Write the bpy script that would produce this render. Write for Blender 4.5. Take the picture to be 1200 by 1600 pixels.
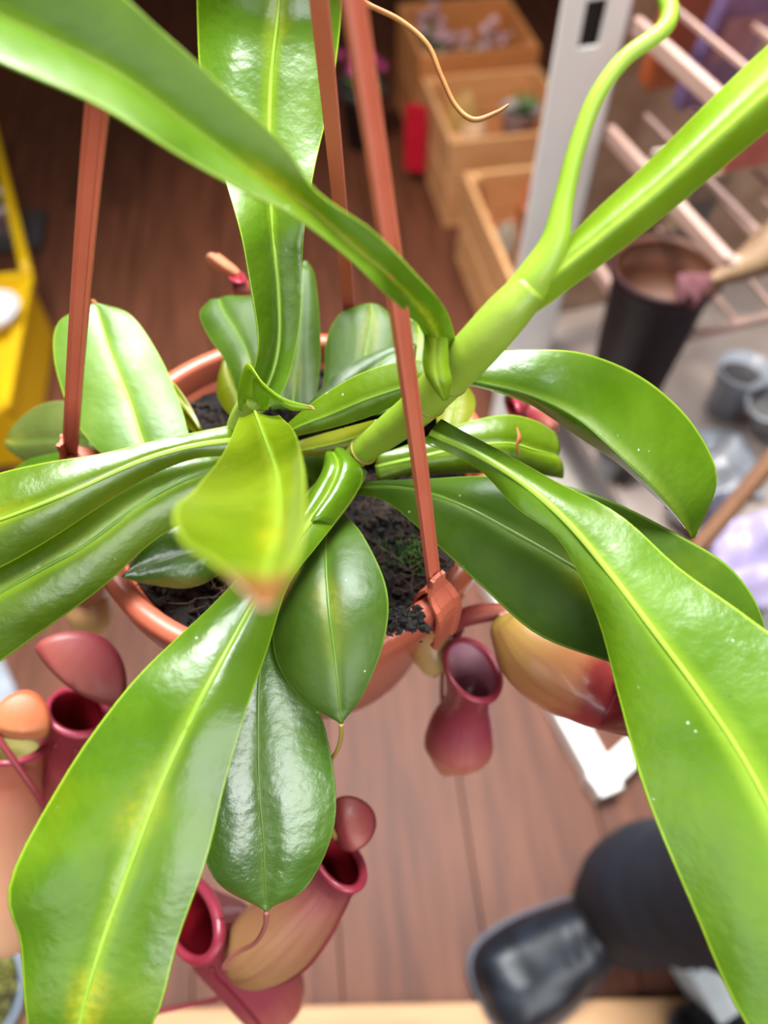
import bpy, math, random
from mathutils import Vector, Matrix, noise
random.seed(11)
scene = bpy.context.scene
for o in list(bpy.data.objects):
    bpy.data.objects.remove(o)
col = scene.collection

# ------------------------------------------------------------------ camera
PITCH = math.radians(55.0); CAMZ = 1.15; FPX = 1200.0
SP, CP = math.sin(PITCH), math.cos(PITCH)
cam_d = bpy.data.cameras.new('camera'); cam = bpy.data.objects.new('camera', cam_d); col.objects.link(cam)
cam.location = (0, 0, CAMZ); cam.rotation_euler = (math.pi/2 - PITCH, 0, 0)
cam_d.sensor_fit = 'HORIZONTAL'; cam_d.sensor_width = 36; cam_d.lens = 36
cam_d.clip_start = 0.01; cam_d.clip_end = 60
cam_d.dof.use_dof = True; cam_d.dof.focus_distance = 0.268; cam_d.dof.aperture_fstop = 6.8
scene.camera = cam
# ------------------------------------------------------------------ light
w = bpy.data.worlds.new('world'); scene.world = w; w.use_nodes = True
bg = w.node_tree.nodes['Background']; bg.inputs[0].default_value = (0.93, 0.97, 1.0, 1); bg.inputs[1].default_value = 0.17
def area(name, loc, target, sx, sy, power, colour):
    l = bpy.data.lights.new(name, 'AREA'); l.shape = 'RECTANGLE'; l.size = sx; l.size_y = sy
    l.energy = power; l.color = colour
    o = bpy.data.objects.new(name, l); col.objects.link(o); o.location = loc
    o.rotation_euler = (Vector(target) - Vector(loc)).to_track_quat('-Z', 'Y').to_euler()
    return o
area('roof_skylight', (-0.05, 0.95, 2.7), (0.0, 0.25, 0.8), 1.5, 1.1, 58, (0.93, 0.98, 1.0)).data.spread = math.radians(80)
area('window_and_fill', (0.95, -1.6, 1.95), (0.05, 0.3, 0.7), 1.7, 1.3, 64, (0.96, 0.985, 1.0))
area('window_and_fill', (-1.15, -1.6, 1.95), (0.1, 0.5, 0.6), 1.2, 1.3, 12, (0.97, 0.985, 1.0))  # left-hand light is an added fill for the post and crates
def bulb(name, loc, power, r=0.06):
    l = bpy.data.lights.new(name, 'POINT'); l.energy = power; l.shadow_soft_size = r; l.color = (1.0, 0.74, 0.36)
    o = bpy.data.objects.new(name, l); col.objects.link(o); o.location = loc
for bx_, by_ in ((-0.55, 0.75), (0.15, 0.55), (0.75, 0.9)): bulb('warm_ceiling_bulb', (bx_, by_, 2.2), 10)
sl = bpy.data.lights.new('rack_fill_spot', 'SPOT'); sl.energy = 185; sl.spot_size = math.radians(56); sl.spot_blend = 0.7; sl.shadow_soft_size = 0.08; sl.color = (1.0, 0.90, 0.78)  # unseen spot, added to brighten the white post and the crates
so = bpy.data.objects.new('rack_fill_spot', sl); col.objects.link(so); so.location = (-0.55, 0.55, 2.45); so.rotation_euler = (Vector((0.38, 1.3, 0.35)) - so.location).to_track_quat('-Z', 'Y').to_euler()
vs = scene.view_settings
vs.view_transform = 'Standard'; vs.look = 'None'; vs.gamma = 1.0; vs.exposure = -0.32
try: vs.use_curve_mapping = False
except Exception: pass

# ------------------------------------------------------------------ helpers
def P(x, y, d):
    """point seen at photo pixel (x, y), d metres in front of the lens"""
    u = (x - 600.0)/FPX*d; v = (800.0 - y)/FPX*d
    return Vector((u, v*SP + d*CP, CAMZ + v*CP - d*SP))
def PZ(x, y, z=0.0):
    """point seen at photo pixel (x, y) at height z"""
    return P(x, y, (CAMZ - z)/(SP - (800.0 - y)/FPX*CP))
def lin(c):
    c = c/255.0
    return c/12.92 if c <= 0.04045 else ((c + 0.055)/1.055)**2.4
def rgb(r, g, b): return (lin(r), lin(g), lin(b), 1.0)

def new_mat(name):
    m = bpy.data.materials.new(name); m.use_nodes = True
    nt = m.node_tree; return m, nt, nt.nodes['Principled BSDF']
def mat(name, c1, c2=None, rough=0.5, scale=20.0, bump=0.0, bscale=None, spec=0.5, metallic=0.0, trans=0.0, coat=0.0, stretch=None, rand=0.0, detail=4.0):
    m, nt, b = new_mat(name); N = nt.nodes; L = nt.links
    b.inputs['Roughness'].default_value = rough; b.inputs['Metallic'].default_value = metallic
    b.inputs['Specular IOR Level'].default_value = spec
    b.inputs['Coat Weight'].default_value = coat; b.inputs['Coat Roughness'].default_value = 0.12
    if trans: b.inputs['Transmission Weight'].default_value = trans
    tc = N.new('ShaderNodeTexCoord'); mp = N.new('ShaderNodeMapping')
    L.new(tc.outputs['Object'], mp.inputs[0])
    if stretch: mp.inputs['Scale'].default_value = stretch
    n = N.new('ShaderNodeTexNoise'); n.inputs['Scale'].default_value = scale; n.inputs['Detail'].default_value = detail
    L.new(mp.outputs[0], n.inputs['Vector'])
    r = N.new('ShaderNodeValToRGB'); r.color_ramp.elements[0].position = 0.32; r.color_ramp.elements[1].position = 0.68
    r.color_ramp.elements[0].color = c1; r.color_ramp.elements[1].color = c2 or c1
    L.new(n.outputs[0], r.inputs[0]); out = r.outputs[0]
    if rand:
        oi = N.new('ShaderNodeObjectInfo'); mr = N.new('ShaderNodeMapRange')
        mr.inputs[3].default_value = 1 - rand; mr.inputs[4].default_value = 1 + rand
        L.new(oi.outputs['Random'], mr.inputs[0])
        hs = N.new('ShaderNodeHueSaturation'); L.new(mr.outputs[0], hs.inputs['Value']); L.new(out, hs.inputs['Color']); out = hs.outputs[0]
    L.new(out, b.inputs['Base Color'])
    if bump:
        n2 = N.new('ShaderNodeTexNoise'); n2.inputs['Scale'].default_value = bscale or scale*4; n2.inputs['Detail'].default_value = 5
        L.new(mp.outputs[0], n2.inputs['Vector'])
        bp = N.new('ShaderNodeBump'); bp.inputs['Strength'].default_value = bump; bp.inputs['Distance'].default_value = 0.002
        L.new(n2.outputs[0], bp.inputs['Height']); L.new(bp.outputs[0], b.inputs['Normal'])
    return m

def leaf_mat(name, c1, c2, edge=(160, 190, 50), rough=0.3, trans=0.22, tcol=(150, 200, 20), yellow=0.3, bump=0.5, tipc=None, tip0=0.9, spec=0.65, coat=0.3, lamp_glint=0.5):
    """waxy leaf: UV u runs across (0.5 = midrib), v from base to tip"""
    m, nt, b = new_mat(name); N = nt.nodes; L = nt.links
    uv = N.new('ShaderNodeUVMap'); sep = N.new('ShaderNodeSeparateXYZ'); L.new(uv.outputs[0], sep.inputs[0])
    tc = N.new('ShaderNodeTexCoord')
    n = N.new('ShaderNodeTexNoise'); n.inputs['Scale'].default_value = 28; n.inputs['Detail'].default_value = 6
    L.new(tc.outputs['Object'], n.inputs['Vector'])
    r = N.new('ShaderNodeValToRGB'); r.color_ramp.elements[0].position = 0.35; r.color_ramp.elements[1].position = 0.65
    r.color_ramp.elements[0].color = rgb(*c1); r.color_ramp.elements[1].color = rgb(*c2); L.new(n.outputs[0], r.inputs[0])
    def mixc(fac, a, colr):
        mx = N.new('ShaderNodeMix'); mx.data_type = 'RGBA'; L.new(fac, mx.inputs[0]); L.new(a, mx.inputs[6]); mx.inputs[7].default_value = colr
        return mx.outputs[2]
    def math_(op, a, v=None, a2=None):
        q = N.new('ShaderNodeMath'); q.operation = op; L.new(a, q.inputs[0])
        if a2 is not None: L.new(a2, q.inputs[1])
        elif v is not None: q.inputs[1].default_value = v
        return q.outputs[0]
    def ramp(a, lo, hi, f0=0.0, f1=1.0):
        q = N.new('ShaderNodeMapRange'); q.interpolation_type = 'SMOOTHSTEP'
        q.inputs[1].default_value = lo; q.inputs[2].default_value = hi; q.inputs[3].default_value = f0; q.inputs[4].default_value = f1
        L.new(a, q.inputs[0]); return q.outputs[0]
    au = math_('ABSOLUTE', math_('SUBTRACT', sep.outputs[0], 0.5))      # 0 midrib .. 0.5 edge
    c = r.outputs[0]
    # yellowish blotches mixed in by noise
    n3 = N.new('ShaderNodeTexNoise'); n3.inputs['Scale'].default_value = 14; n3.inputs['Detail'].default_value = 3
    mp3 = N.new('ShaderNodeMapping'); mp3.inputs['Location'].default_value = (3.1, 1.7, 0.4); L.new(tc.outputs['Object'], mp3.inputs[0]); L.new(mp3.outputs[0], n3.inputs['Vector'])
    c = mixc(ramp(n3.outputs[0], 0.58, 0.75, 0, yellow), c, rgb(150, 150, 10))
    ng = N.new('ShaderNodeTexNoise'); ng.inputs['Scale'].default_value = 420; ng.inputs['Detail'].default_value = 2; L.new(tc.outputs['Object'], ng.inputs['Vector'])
    glint_f = math_('MULTIPLY', math_('MULTIPLY', ramp(n3.outputs[0], 0.54, 0.66, 0, lamp_glint), a2=ramp(au, 0.03, 0.2, 1, 0)), a2=ramp(ng.outputs[0], 0.35, 0.6, 0.45, 1.0))
    c = mixc(glint_f, c, rgb(196, 176, 10))                                   # warm lamp glints painted as golden flecks beside the midrib
    c = mixc(ramp(au, 0.0, 0.10, 0.42, 0.0), c, rgb(*edge))            # paler towards the midrib
    c = mixc(ramp(au, 0.478, 0.495, 0.0, 0.75), c, rgb(*edge))          # pale rim
    # fine specks
    n4 = N.new('ShaderNodeTexVoronoi'); n4.inputs['Scale'].default_value = 210; L.new(tc.outputs['Object'], n4.inputs['Vector'])
    wn = N.new('ShaderNodeTexNoise'); wn.inputs['Scale'].default_value = 60; L.new(tc.outputs['Object'], wn.inputs['Vector'])
    sp = math_('MULTIPLY', ramp(n4.outputs[0], 0.06, 0.13, 1, 0), a2=ramp(wn.outputs[0], 0.6, 0.68, 0, 0.55))
    c = mixc(sp, c, rgb(60, 62, 30))
    vd = N.new('ShaderNodeTexVoronoi'); vd.inputs['Scale'].default_value = 150; mpd = N.new('ShaderNodeMapping'); mpd.inputs['Location'].default_value = (.37, .11, .73); L.new(tc.outputs['Object'], mpd.inputs[0]); L.new(mpd.outputs[0], vd.inputs['Vector'])
    wd_ = N.new('ShaderNodeTexNoise'); wd_.inputs['Scale'].default_value = 45; L.new(mpd.outputs[0], wd_.inputs['Vector'])
    c = mixc(math_('MULTIPLY', ramp(vd.outputs[0], 0.04, 0.09, 1, 0), a2=ramp(wd_.outputs[0], 0.56, 0.64, 0, 0.7)), c, rgb(200, 215, 190))   # dust
    if tipc: c = mixc(ramp(sep.outputs[1], tip0, min(1.0, tip0 + 0.12), 0, 0.95), c, rgb(*tipc))
    L.new(c, b.inputs['Base Color'])
    b.inputs['Specular IOR Level'].default_value = spec
    rn = ramp(n.outputs[0], 0.3, 0.7, rough - 0.06, rough + 0.1); L.new(rn, b.inputs['Roughness'])
    b.inputs['Coat Weight'].default_value = coat; b.inputs['Coat Roughness'].default_value = 0.28
    # embossed relief: short ripples across + grain
    nb = N.new('ShaderNodeTexNoise'); nb.inputs['Scale'].default_value = 330; nb.inputs['Detail'].default_value = 3
    L.new(tc.outputs['Object'], nb.inputs['Vector'])
    nb2 = N.new('ShaderNodeTexNoise'); nb2.inputs['Scale'].default_value = 75; nb2.inputs['Detail'].default_value = 2
    L.new(tc.outputs['Object'], nb2.inputs['Vector'])
    sm = math_('ADD', math_('MULTIPLY', nb.outputs[0], 0.35), a2=nb2.outputs[0])
    bp = N.new('ShaderNodeBump'); bp.inputs['Strength'].default_value = bump; bp.inputs['Distance'].default_value = 0.0012
    L.new(sm, bp.inputs['Height']); L.new(bp.outputs[0], b.inputs['Normal'])
    tr = N.new('ShaderNodeBsdfTranslucent'); tr.inputs[0].default_value = rgb(*tcol)
    mx = N.new('ShaderNodeMixShader'); mx.inputs[0].default_value = trans
    L.new(b.outputs[0], mx.inputs[1]); L.new(tr.outputs[0], mx.inputs[2])
    L.new(mx.outputs[0], N['Material Output'].inputs[0])
    return m

def grad_mat(name, stops, rough=0.35, streak=0.25, streakc=(130, 30, 45), trans=0.12, coat=0.2):
    """colour runs along UV v (base to mouth), with lengthwise streaks"""
    m, nt, b = new_mat(name); N = nt.nodes; L = nt.links
    uv = N.new('ShaderNodeUVMap'); sep = N.new('ShaderNodeSeparateXYZ'); L.new(uv.outputs[0], sep.inputs[0])
    tc = N.new('ShaderNodeTexCoord'); n = N.new('ShaderNodeTexNoise'); n.inputs['Scale'].default_value = 45; n.inputs['Detail'].default_value = 5
    L.new(tc.outputs['Object'], n.inputs['Vector'])
    ad = N.new('ShaderNodeMath'); ad.operation = 'MULTIPLY_ADD'; ad.inputs[1].default_value = 0.24; L.new(n.outputs[0], ad.inputs[0])
    sb = N.new('ShaderNodeMath'); sb.operation = 'SUBTRACT'; sb.inputs[1].default_value = 0.12; L.new(sep.outputs[1], sb.inputs[0]); L.new(sb.outputs[0], ad.inputs[2])
    r = N.new('ShaderNodeValToRGB'); el = r.color_ramp.elements
    while len(el) < len(stops): el.new(0.5)
    for e, (p, c) in zip(el, stops): e.position = p; e.color = rgb(*c)
    L.new(ad.outputs[0], r.inputs[0])
    mp = N.new('ShaderNodeMapping'); mp.inputs['Scale'].default_value = (26, 1.2, 1); L.new(uv.outputs[0], mp.inputs[0])
    n2 = N.new('ShaderNodeTexNoise'); n2.inputs['Scale'].default_value = 1.0; L.new(mp.outputs[0], n2.inputs['Vector'])
    mr = N.new('ShaderNodeMapRange'); mr.inputs[1].default_value = 0.5; mr.inputs[2].default_value = 0.7; mr.inputs[4].default_value = streak; L.new(n2.outputs[0], mr.inputs[0])
    mx = N.new('ShaderNodeMix'); mx.data_type = 'RGBA'; L.new(mr.outputs[0], mx.inputs[0]); L.new(r.outputs[0], mx.inputs[6]); mx.inputs[7].default_value = rgb(*streakc)
    L.new(mx.outputs[2], b.inputs['Base Color'])
    b.inputs['Roughness'].default_value = rough; b.inputs['Coat Weight'].default_value = coat
    tr = N.new('ShaderNodeBsdfTranslucent'); L.new(mx.outputs[2], tr.inputs[0])
    ms = N.new('ShaderNodeMixShader'); ms.inputs[0].default_value = trans
    L.new(b.outputs[0], ms.inputs[1]); L.new(tr.outputs[0], ms.inputs[2]); L.new(ms.outputs[0], N['Material Output'].inputs[0])
    return m

ORG = {}
def mesh_obj(name, verts, faces, m, parent=None, smooth=True, uvs=None, solid=0.0, offset=-1.0, bevel=0.0, smooth_angle=None):
    """verts in world space; stored relative to the parent's origin"""
    org = ORG.get(parent.name, Vector()) if parent else None
    if org is None:
        org = sum((Vector(v) for v in verts), Vector())/len(verts)
        org.z = min(v[2] for v in verts)
    me = bpy.data.meshes.new(name)
    me.from_pydata([tuple(Vector(v) - org) for v in verts], [], faces); me.update()
    if uvs:
        ul = me.uv_layers.new(name='UVMap')
        for lp in me.loops: ul.data[lp.index].uv = uvs[lp.vertex_index]
    if smooth:
        for p in me.polygons: p.use_smooth = True
    if m is not None: me.materials.append(m)
    o = bpy.data.objects.new(name, me); col.objects.link(o)
    if parent: o.parent = parent
    else: o.location = org
    ORG[o.name] = org
    if solid:
        md = o.modifiers.new('thickness', 'SOLIDIFY'); md.thickness = solid; md.offset = offset
    if bevel:
        md = o.modifiers.new('bevel', 'BEVEL'); md.width = bevel; md.segments = 2; md.limit_method = 'ANGLE'
    return o
def empty(name, loc, label, cat, group=None):
    e = bpy.data.objects.new(name, None); col.objects.link(e); e.location = loc; ORG[e.name] = Vector(loc)
    e.empty_display_size = 0.05
    return tag(e, label, cat, group)
def tag(o, label=None, cat=None, group=None, kind=None):
    if label: o['label'] = label
    if cat: o['category'] = cat
    if group: o['group'] = group
    if kind: o['kind'] = kind
    return o
def structure(o, label=None, cat=None): return tag(o, label, cat, kind='structure')

def cat_spline(pts, n):
    """Catmull-Rom through tuples/Vectors -> n samples"""
    pts = [tuple(p) for p in pts]; k = len(pts); out = []
    for i in range(n):
        t = i/(n - 1)*(k - 1); a = min(int(t), k - 2); f = t - a
        p1, p2 = pts[a], pts[a + 1]
        p0 = pts[a - 1] if a > 0 else tuple(2*x - y for x, y in zip(p1, p2))
        p3 = pts[a + 2] if a + 2 < k else tuple(2*y - x for x, y in zip(p1, p2))
        out.append(tuple(0.5*((2*b) + (-a_ + c)*f + (2*a_ - 5*b + 4*c - d)*f*f + (-a_ + 3*b - 3*c + d)*f**3) for a_, b, c, d in zip(p0, p1, p2, p3)))
    return out

def tube_mesh(pts, n=None, sides=10, cap=True, flat=1.0, updir=None):
    """pts: (x,y,z,r) -> verts, faces, uvs"""
    n = n or max(8, len(pts)*6)
    S = cat_spline(pts, n); C = [Vector(s[:3]) for s in S]; R = [max(s[3], 1e-5) for s in S]
    V = []; F = []; U = []
    e1 = None
    for i in range(n):
        t = (C[min(i + 1, n - 1)] - C[max(i - 1, 0)]).normalized()
        if updir is not None: e1 = Vector(updir).cross(t)
        elif e1 is None: e1 = t.cross(Vector((0.3, 0.5, 0.81)))
        e1 = (e1 - t*e1.dot(t)).normalized(); e2 = t.cross(e1)
        for j in range(sides):
            a = 2*math.pi*j/sides
            V.append(C[i] + (e1*math.cos(a) + e2*math.sin(a)*flat)*R[i]); U.append((j/sides, i/(n - 1)))
    for i in range(n - 1):
        for j in range(sides):
            F.append((i*sides + j, i*sides + (j + 1) % sides, (i + 1)*sides + (j + 1) % sides, (i + 1)*sides + j))
    if cap:
        F.append(tuple(range(sides - 1, -1, -1))); F.append(tuple((n - 1)*sides + j for j in range(sides)))
    return V, F, U
def tube_px(name, pts, m, parent, sides=10, n=None, flat=1.0, updir=None):
    """pts: (px, py, depth, radius_in_mm)"""
    q = [tuple(P(x, y, d)) + (r*0.001,) for x, y, d, r in pts]
    V, F, U = tube_mesh(q, n, sides, True, flat, updir)
    return mesh_obj(name, V, F, m, parent, uvs=U)
def tube_w(name, pts, m, parent, sides=10, n=None, flat=1.0, updir=None):
    V, F, U = tube_mesh(pts, n, sides, True, flat, updir)
    return mesh_obj(name, V, F, m, parent, uvs=U)
def box_mesh(c, s, rz=0.0, rot=None):
    M = rot or Matrix.Rotation(rz, 3, 'Z'); c = Vector(c); h = Vector(s)*0.5
    V = [c + M @ Vector((sx*h.x, sy*h.y, sz*h.z)) for sx in (-1, 1) for sy in (-1, 1) for sz in (-1, 1)]
    F = [(0, 1, 3, 2), (4, 6, 7, 5), (0, 4, 5, 1), (2, 3, 7, 6), (0, 2, 6, 4), (1, 5, 7, 3)]
    return V, F
def box(name, c, s, m, parent=None, rz=0.0, rot=None, bevel=0.002):
    V, F = box_mesh(c, s, rz, rot)
    return mesh_obj(name, V, F, m, parent, smooth=False, bevel=bevel)
def lathe_mesh(prof, c, seg=64, M=None, wob=0.0):
    V = []; F = []; U = []; k = len(prof); c = Vector(c)
    for i, (r, z) in enumerate(prof):
        for j in range(seg):
            a = 2*math.pi*j/seg
            p = Vector((r*math.cos(a), r*math.sin(a), z))
            if wob: p.z += wob*math.sin(3*a + 1)
            V.append(c + (M @ p if M else p)); U.append((j/seg, i/(k - 1)))
    for i in range(k - 1):
        for j in range(seg):
            F.append((i*seg + j, i*seg + (j + 1) % seg, (i + 1)*seg + (j + 1) % seg, (i + 1)*seg + j))
    return V, F, U
def lathe(name, prof, c, m, parent=None, seg=48, M=None, smooth=True, **kw):
    V, F, U = lathe_mesh(prof, c, seg, M)
    return mesh_obj(name, V, F, m, parent, uvs=U, smooth=smooth, **kw)

# ------------------------------------------------------------------ setting
M_plank = mat('brown_floorboard', rgb(78, 42, 26), rgb(108, 62, 42), rough=0.55, spec=0.3, scale=5, bump=0.12, bscale=30, stretch=(9, 0.8, 1), rand=0.14)
M_under = mat('dark_subfloor', rgb(30, 17, 12), rgb(40, 24, 18), rough=0.9)
M_wall = mat('dark_brown_wall', rgb(70, 46, 36), rgb(84, 56, 44), rough=0.8, scale=3)
M_pine = mat('pale_pine', rgb(190, 148, 104), rgb(172, 126, 84), rough=0.55, scale=6, stretch=(1, 9, 1), bump=0.1)
fl = structure(mesh_obj('floor', *box_mesh((0.2, 1.6, -0.035), (6.4, 6.8, 0.02)), M_under, smooth=False), 'dark brown floor of long wooden boards', 'floor')
ANG = math.radians(6.0); fdir = Vector((-math.sin(ANG), math.cos(ANG), 0)); fside = Vector((math.cos(ANG), math.sin(ANG), 0))
j0 = PZ(765, 1520); PW = 0.19; PL = 1.7
Vb, Fb = box_mesh((0, 0, -0.0125), (PW - 0.003, PL - 0.003, 0.025))
pme = bpy.data.meshes.new('plank'); pme.from_pydata([tuple(v) for v in Vb], [], Fb); pme.materials.append(M_plank)
for i in range(-15, 14):
    for j in range(-1, 4):
        c = j0 + fside*(PW*(i + 0.5)) + fdir*(PL*(j + 0.5) + (0.61*i % 1.0)*PL - 0.9)
        if not (-2.75 < c.x < 3.1 and -1.5 < c.y < 4.6): continue
        o = bpy.data.objects.new('plank', pme); col.objects.link(o); o.parent = fl
        o.location = c - ORG['floor']; o.location.z = -ORG['floor'].z + random.uniform(-0.0006, 0); o.rotation_euler = (0, 0, ANG)
structure(mesh_obj('wall_back', *box_mesh((0.2, 5.05, 1.25), (6.4, 0.1, 2.6)), M_wall, smooth=False), 'plain dark wall at the far end of the shop', 'wall')
structure(mesh_obj('wall_left', *box_mesh((-3.05, 1.6, 1.25), (0.1, 6.8, 2.6)), M_wall, smooth=False), 'plain dark wall on the left of the shop', 'wall')
# pale wooden strip at the feet of the person
a, b_ = PZ(240, 1578), PZ(960, 1562)
ax = (b_ - a).normalized(); mid = (a + b_)*0.5 - Vector((-ax.y, ax.x, 0))*0.05 + Vector((0, 0, 0.006))
structure(box('trim_1', mid, (1.9, 0.10, 0.012), M_pine, rz=math.atan2(ax.y, ax.x)), 'pale pine strip lying across the floorboards', 'trim')

# ------------------------------------------------------------------ pot
M_terra = mat('terracotta_plastic', rgb(178, 90, 66), rgb(190, 98, 72), rough=0.36, scale=12, bump=0.04, bscale=90, spec=0.5)
M_strap = mat('terracotta_strap', rgb(186, 92, 68), rgb(196, 104, 78), rough=0.42, scale=30, bump=0.06, bscale=160)
RC = P(458, 738, 0.335); RR = 0.0905
pot = empty('hanging_pot', RC - Vector((0, 0, 0.13)), 'terracotta-coloured plastic hanging pot with three straps, holding the pitcher plant', 'pot')
body = [(0.0005, -0.124), (0.060, -0.124), (0.074, -0.05), (0.0795, -0.012), (0.0815, -0.012), (0.0835, -0.018), (0.078, -0.05), (0.064, -0.130), (0.0005, -0.130)]
lathe('pot_body', body, RC, M_terra, pot, 96)
rim = [(0.0795, -0.014), (0.0818, -0.002), (0.0832, 0.0), (0.0872, 0.0), (0.0896, -0.0012), (0.0905, -0.0038), (0.0897, -0.017), (0.0882, -0.0185), (0.0825, -0.0175), (0.0795, -0.014)]
lathe('rim', rim, RC, M_terra, pot, 96)
HOOK = HOOK0 = Vector((-0.024, RC.y, 1.184))
def strap(px, py, wmm, hx, rb, face):
    g = PZ(px, py, RC.z); HOOK = HOOK0 + Vector((hx, 0, 0)); dirv = (g - RC); dirv.z = 0; dirv.normalize(); side = Vector((-dirv.y, dirv.x, 0))
    base = RC + dirv*rb + Vector((0, 0, 0.006))
    ax = (HOOK - base); L = ax.length; ax.normalize()
    nrm = ax.cross(side).normalized(); side0 = side
    if face:                                   # strap twisted so that its flat side faces the room
        nrm = Vector((0.15, -0.75, 0.6)); nrm = (nrm - ax*nrm.dot(ax)).normalized(); side = ax.cross(nrm)
    elif nrm.dot(dirv) < 0: nrm = -nrm
    hw = wmm*0.0005
    prof = [(-hw, -0.0011), (hw, -0.0011), (hw, 0.0009), (hw*0.62, 0.0013), (hw*0.5, 0.0007), (-hw*0.5, 0.0007), (-hw*0.62, 0.0013), (-hw, 0.0009)]
    V = []; F = []; n = 14; k = len(prof)
    for i in range(n):
        t = i/(n - 1)
        for s, h in prof:
            V.append(base + ax*(L*t) + side*s*(1 - 0.35*max(0, t - 0.8)/0.2) + nrm*h + dirv*0.003*math.sin(math.pi*t))
    for i in range(n - 1):
        for j in range(k): F.append((i*k + j, i*k + (j + 1) % k, (i + 1)*k + (j + 1) % k, (i + 1)*k + j))
    F.append(tuple(range(k - 1, -1, -1))); F.append(tuple((n - 1)*k + j for j in range(k)))
    st = mesh_obj('hanger_strap', V, F, M_strap, pot, smooth=False)
    # clip folded over the rim
    side = side0
    path = [(rb, 0.016, .0033), (rb + .0002, 0.011, .0036), (rb + .001, 0.0075, .0052), (rb + .003, 0.0048, .0060), (rb + .0055, 0.0022, .0063), (0.0926, -0.0015, .0064), (0.0932, -0.006, .0064), (0.0930, -0.016, .0064), (0.0926, -0.026, .0062), (0.0902, -0.0268, .0060)]
    V = []; F = []
    for i, (r, z, wv) in enumerate(path):
        for s in (-1, -0.66, -0.54, 0.54, 0.66, 1):
            lift = 0.0008 if abs(s) > 0.6 else 0.0
            V.append(RC + dirv*(r + (lift if i > 3 else lift*.6)) + side*s*wv + Vector((0, 0, z + (lift*.6 if i <= 4 else 0))))
    for i in range(len(path) - 1):
        for j in range(5): F.append((i*6 + j, i*6 + j + 1, (i + 1)*6 + j + 1, (i + 1)*6 + j))
    mesh_obj('clip', V, F, M_strap, st, smooth=False, solid=0.0018, offset=0.0)
    V = []; F = []; path = [(rb - .001, .008), (.0815, .003), (.0795, -.004), (.0780, -.014)]
    for (r, z) in path:
        for s in (-1, 1): V.append(RC + dirv*r + side*s*.0042 + Vector((0, 0, z)))
    for i in range(3): F.append((i*2, i*2 + 1, i*2 + 3, i*2 + 2))
    mesh_obj('clip_tongue', V, F, M_strap, st, smooth=False, solid=0.0014, offset=0.0)
    return st
strap(670, 925, 5.6, 0, .0855, 0); strap(92, 725, 6.2, 0.007, .0965, 1); strap(570, 487, 5.4, 0.002, .0865, 0)
hook = [(0, 0, 0.0), (0, 0, 0.03), (0, 0, 0.07), (0.0, 0.012, 0.088), (0.0, 0.026, 0.08), (0, 0.026, 0.066)]
tube_w('hook', [tuple(HOOK + Vector(p)) + (0.0025,) for p in hook], M_strap, pot, 8)
M_steel = mat('dull_steel', rgb(150, 150, 150), rgb(170, 170, 172), rough=0.35, metallic=0.9)
wt = HOOK + Vector((0, 0.014, 0.0885))
tag(tube_w('hanging_wire', [tuple(wt + Vector((0, 0, 1.4*k/4))) + (0.0012,) for k in range(5)], M_steel, None, 8), 'thin steel wire that the terracotta hanging pot is hooked to', 'wire')

# soil
M_soil = mat('peat', rgb(10, 8, 7), rgb(30, 21, 16), rough=0.9, scale=160, bump=0.9, bscale=420)
M_bark = mat('bark_chip', rgb(14, 10, 8), rgb(44, 30, 22), rough=0.85, scale=120, bump=0.5, rand=0.3)
M_fibre = mat('root_fibre', rgb(50, 34, 24), rgb(80, 54, 38), rough=0.8, scale=80, rand=0.3)
V = []; F = []; NR = 26; NS = 72
for i in range(NR + 1):
    r = 0.0782*i/NR
    for j in range(NS):
        a = 2*math.pi*j/NS; p = Vector((r*math.cos(a), r*math.sin(a), 0))
        z = -0.015 + 0.007*noise.noise(p*55) + 0.004*noise.noise(p*140 + Vector((5, 1, 2))) + 0.006*(1 - r/0.078)
        V.append(RC + p + Vector((0, 0, z)))
for i in range(NR):
    for j in range(NS): F.append((i*NS + j, i*NS + (j + 1) % NS, (i + 1)*NS + (j + 1) % NS, (i + 1)*NS + j))
soil = tag(mesh_obj('potting_soil', V, F, M_soil, None), 'dark crumbly peat soil filling the terracotta hanging pot', 'soil', kind='stuff')
# crumbs, joined: nobody could count them
V = []; F = []
def crumb(c, s, V, F):
    M = Matrix.Rotation(random.uniform(0, 6.3), 3, Vector((random.uniform(-1, 1), random.uniform(-1, 1), random.uniform(-1, 1.01))).normalized())
    k = len(V); h = Vector((s*random.uniform(0.7, 1.6), s*random.uniform(0.5, 1), s*random.uniform(0.4, 0.9)))
    for v in ((1, 0, 0), (-1, 0, 0), (0, 1, 0), (0, -1, 0), (0, 0, 1), (0, 0, -1)):
        V.append(Vector(c) + M @ Vector((v[0]*h.x, v[1]*h.y, v[2]*h.z))*random.uniform(0.7, 1.2))
    for f in ((0, 2, 4), (2, 1, 4), (1, 3, 4), (3, 0, 4), (2, 0, 5), (1, 2, 5), (3, 1, 5), (0, 3, 5)): F.append(tuple(k + q for q in f))
for i in range(2600):
    a = random.uniform(0, 6.283); r = 0.077*math.sqrt(random.random())
    p = Vector((r*math.cos(a), r*math.sin(a), 0))
    z = -0.014 + 0.007*noise.noise(p*55) + 0.006*(1 - r/0.078)
    crumb(RC + p + Vector((0, 0, z)), random.choice((0.0008, 0.0012, 0.0018, 0.0028)), V, F)
tag(mesh_obj('soil_crumbs', V, F, M_bark, soil, smooth=False), kind='stuff')
V = []; F = []
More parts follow.
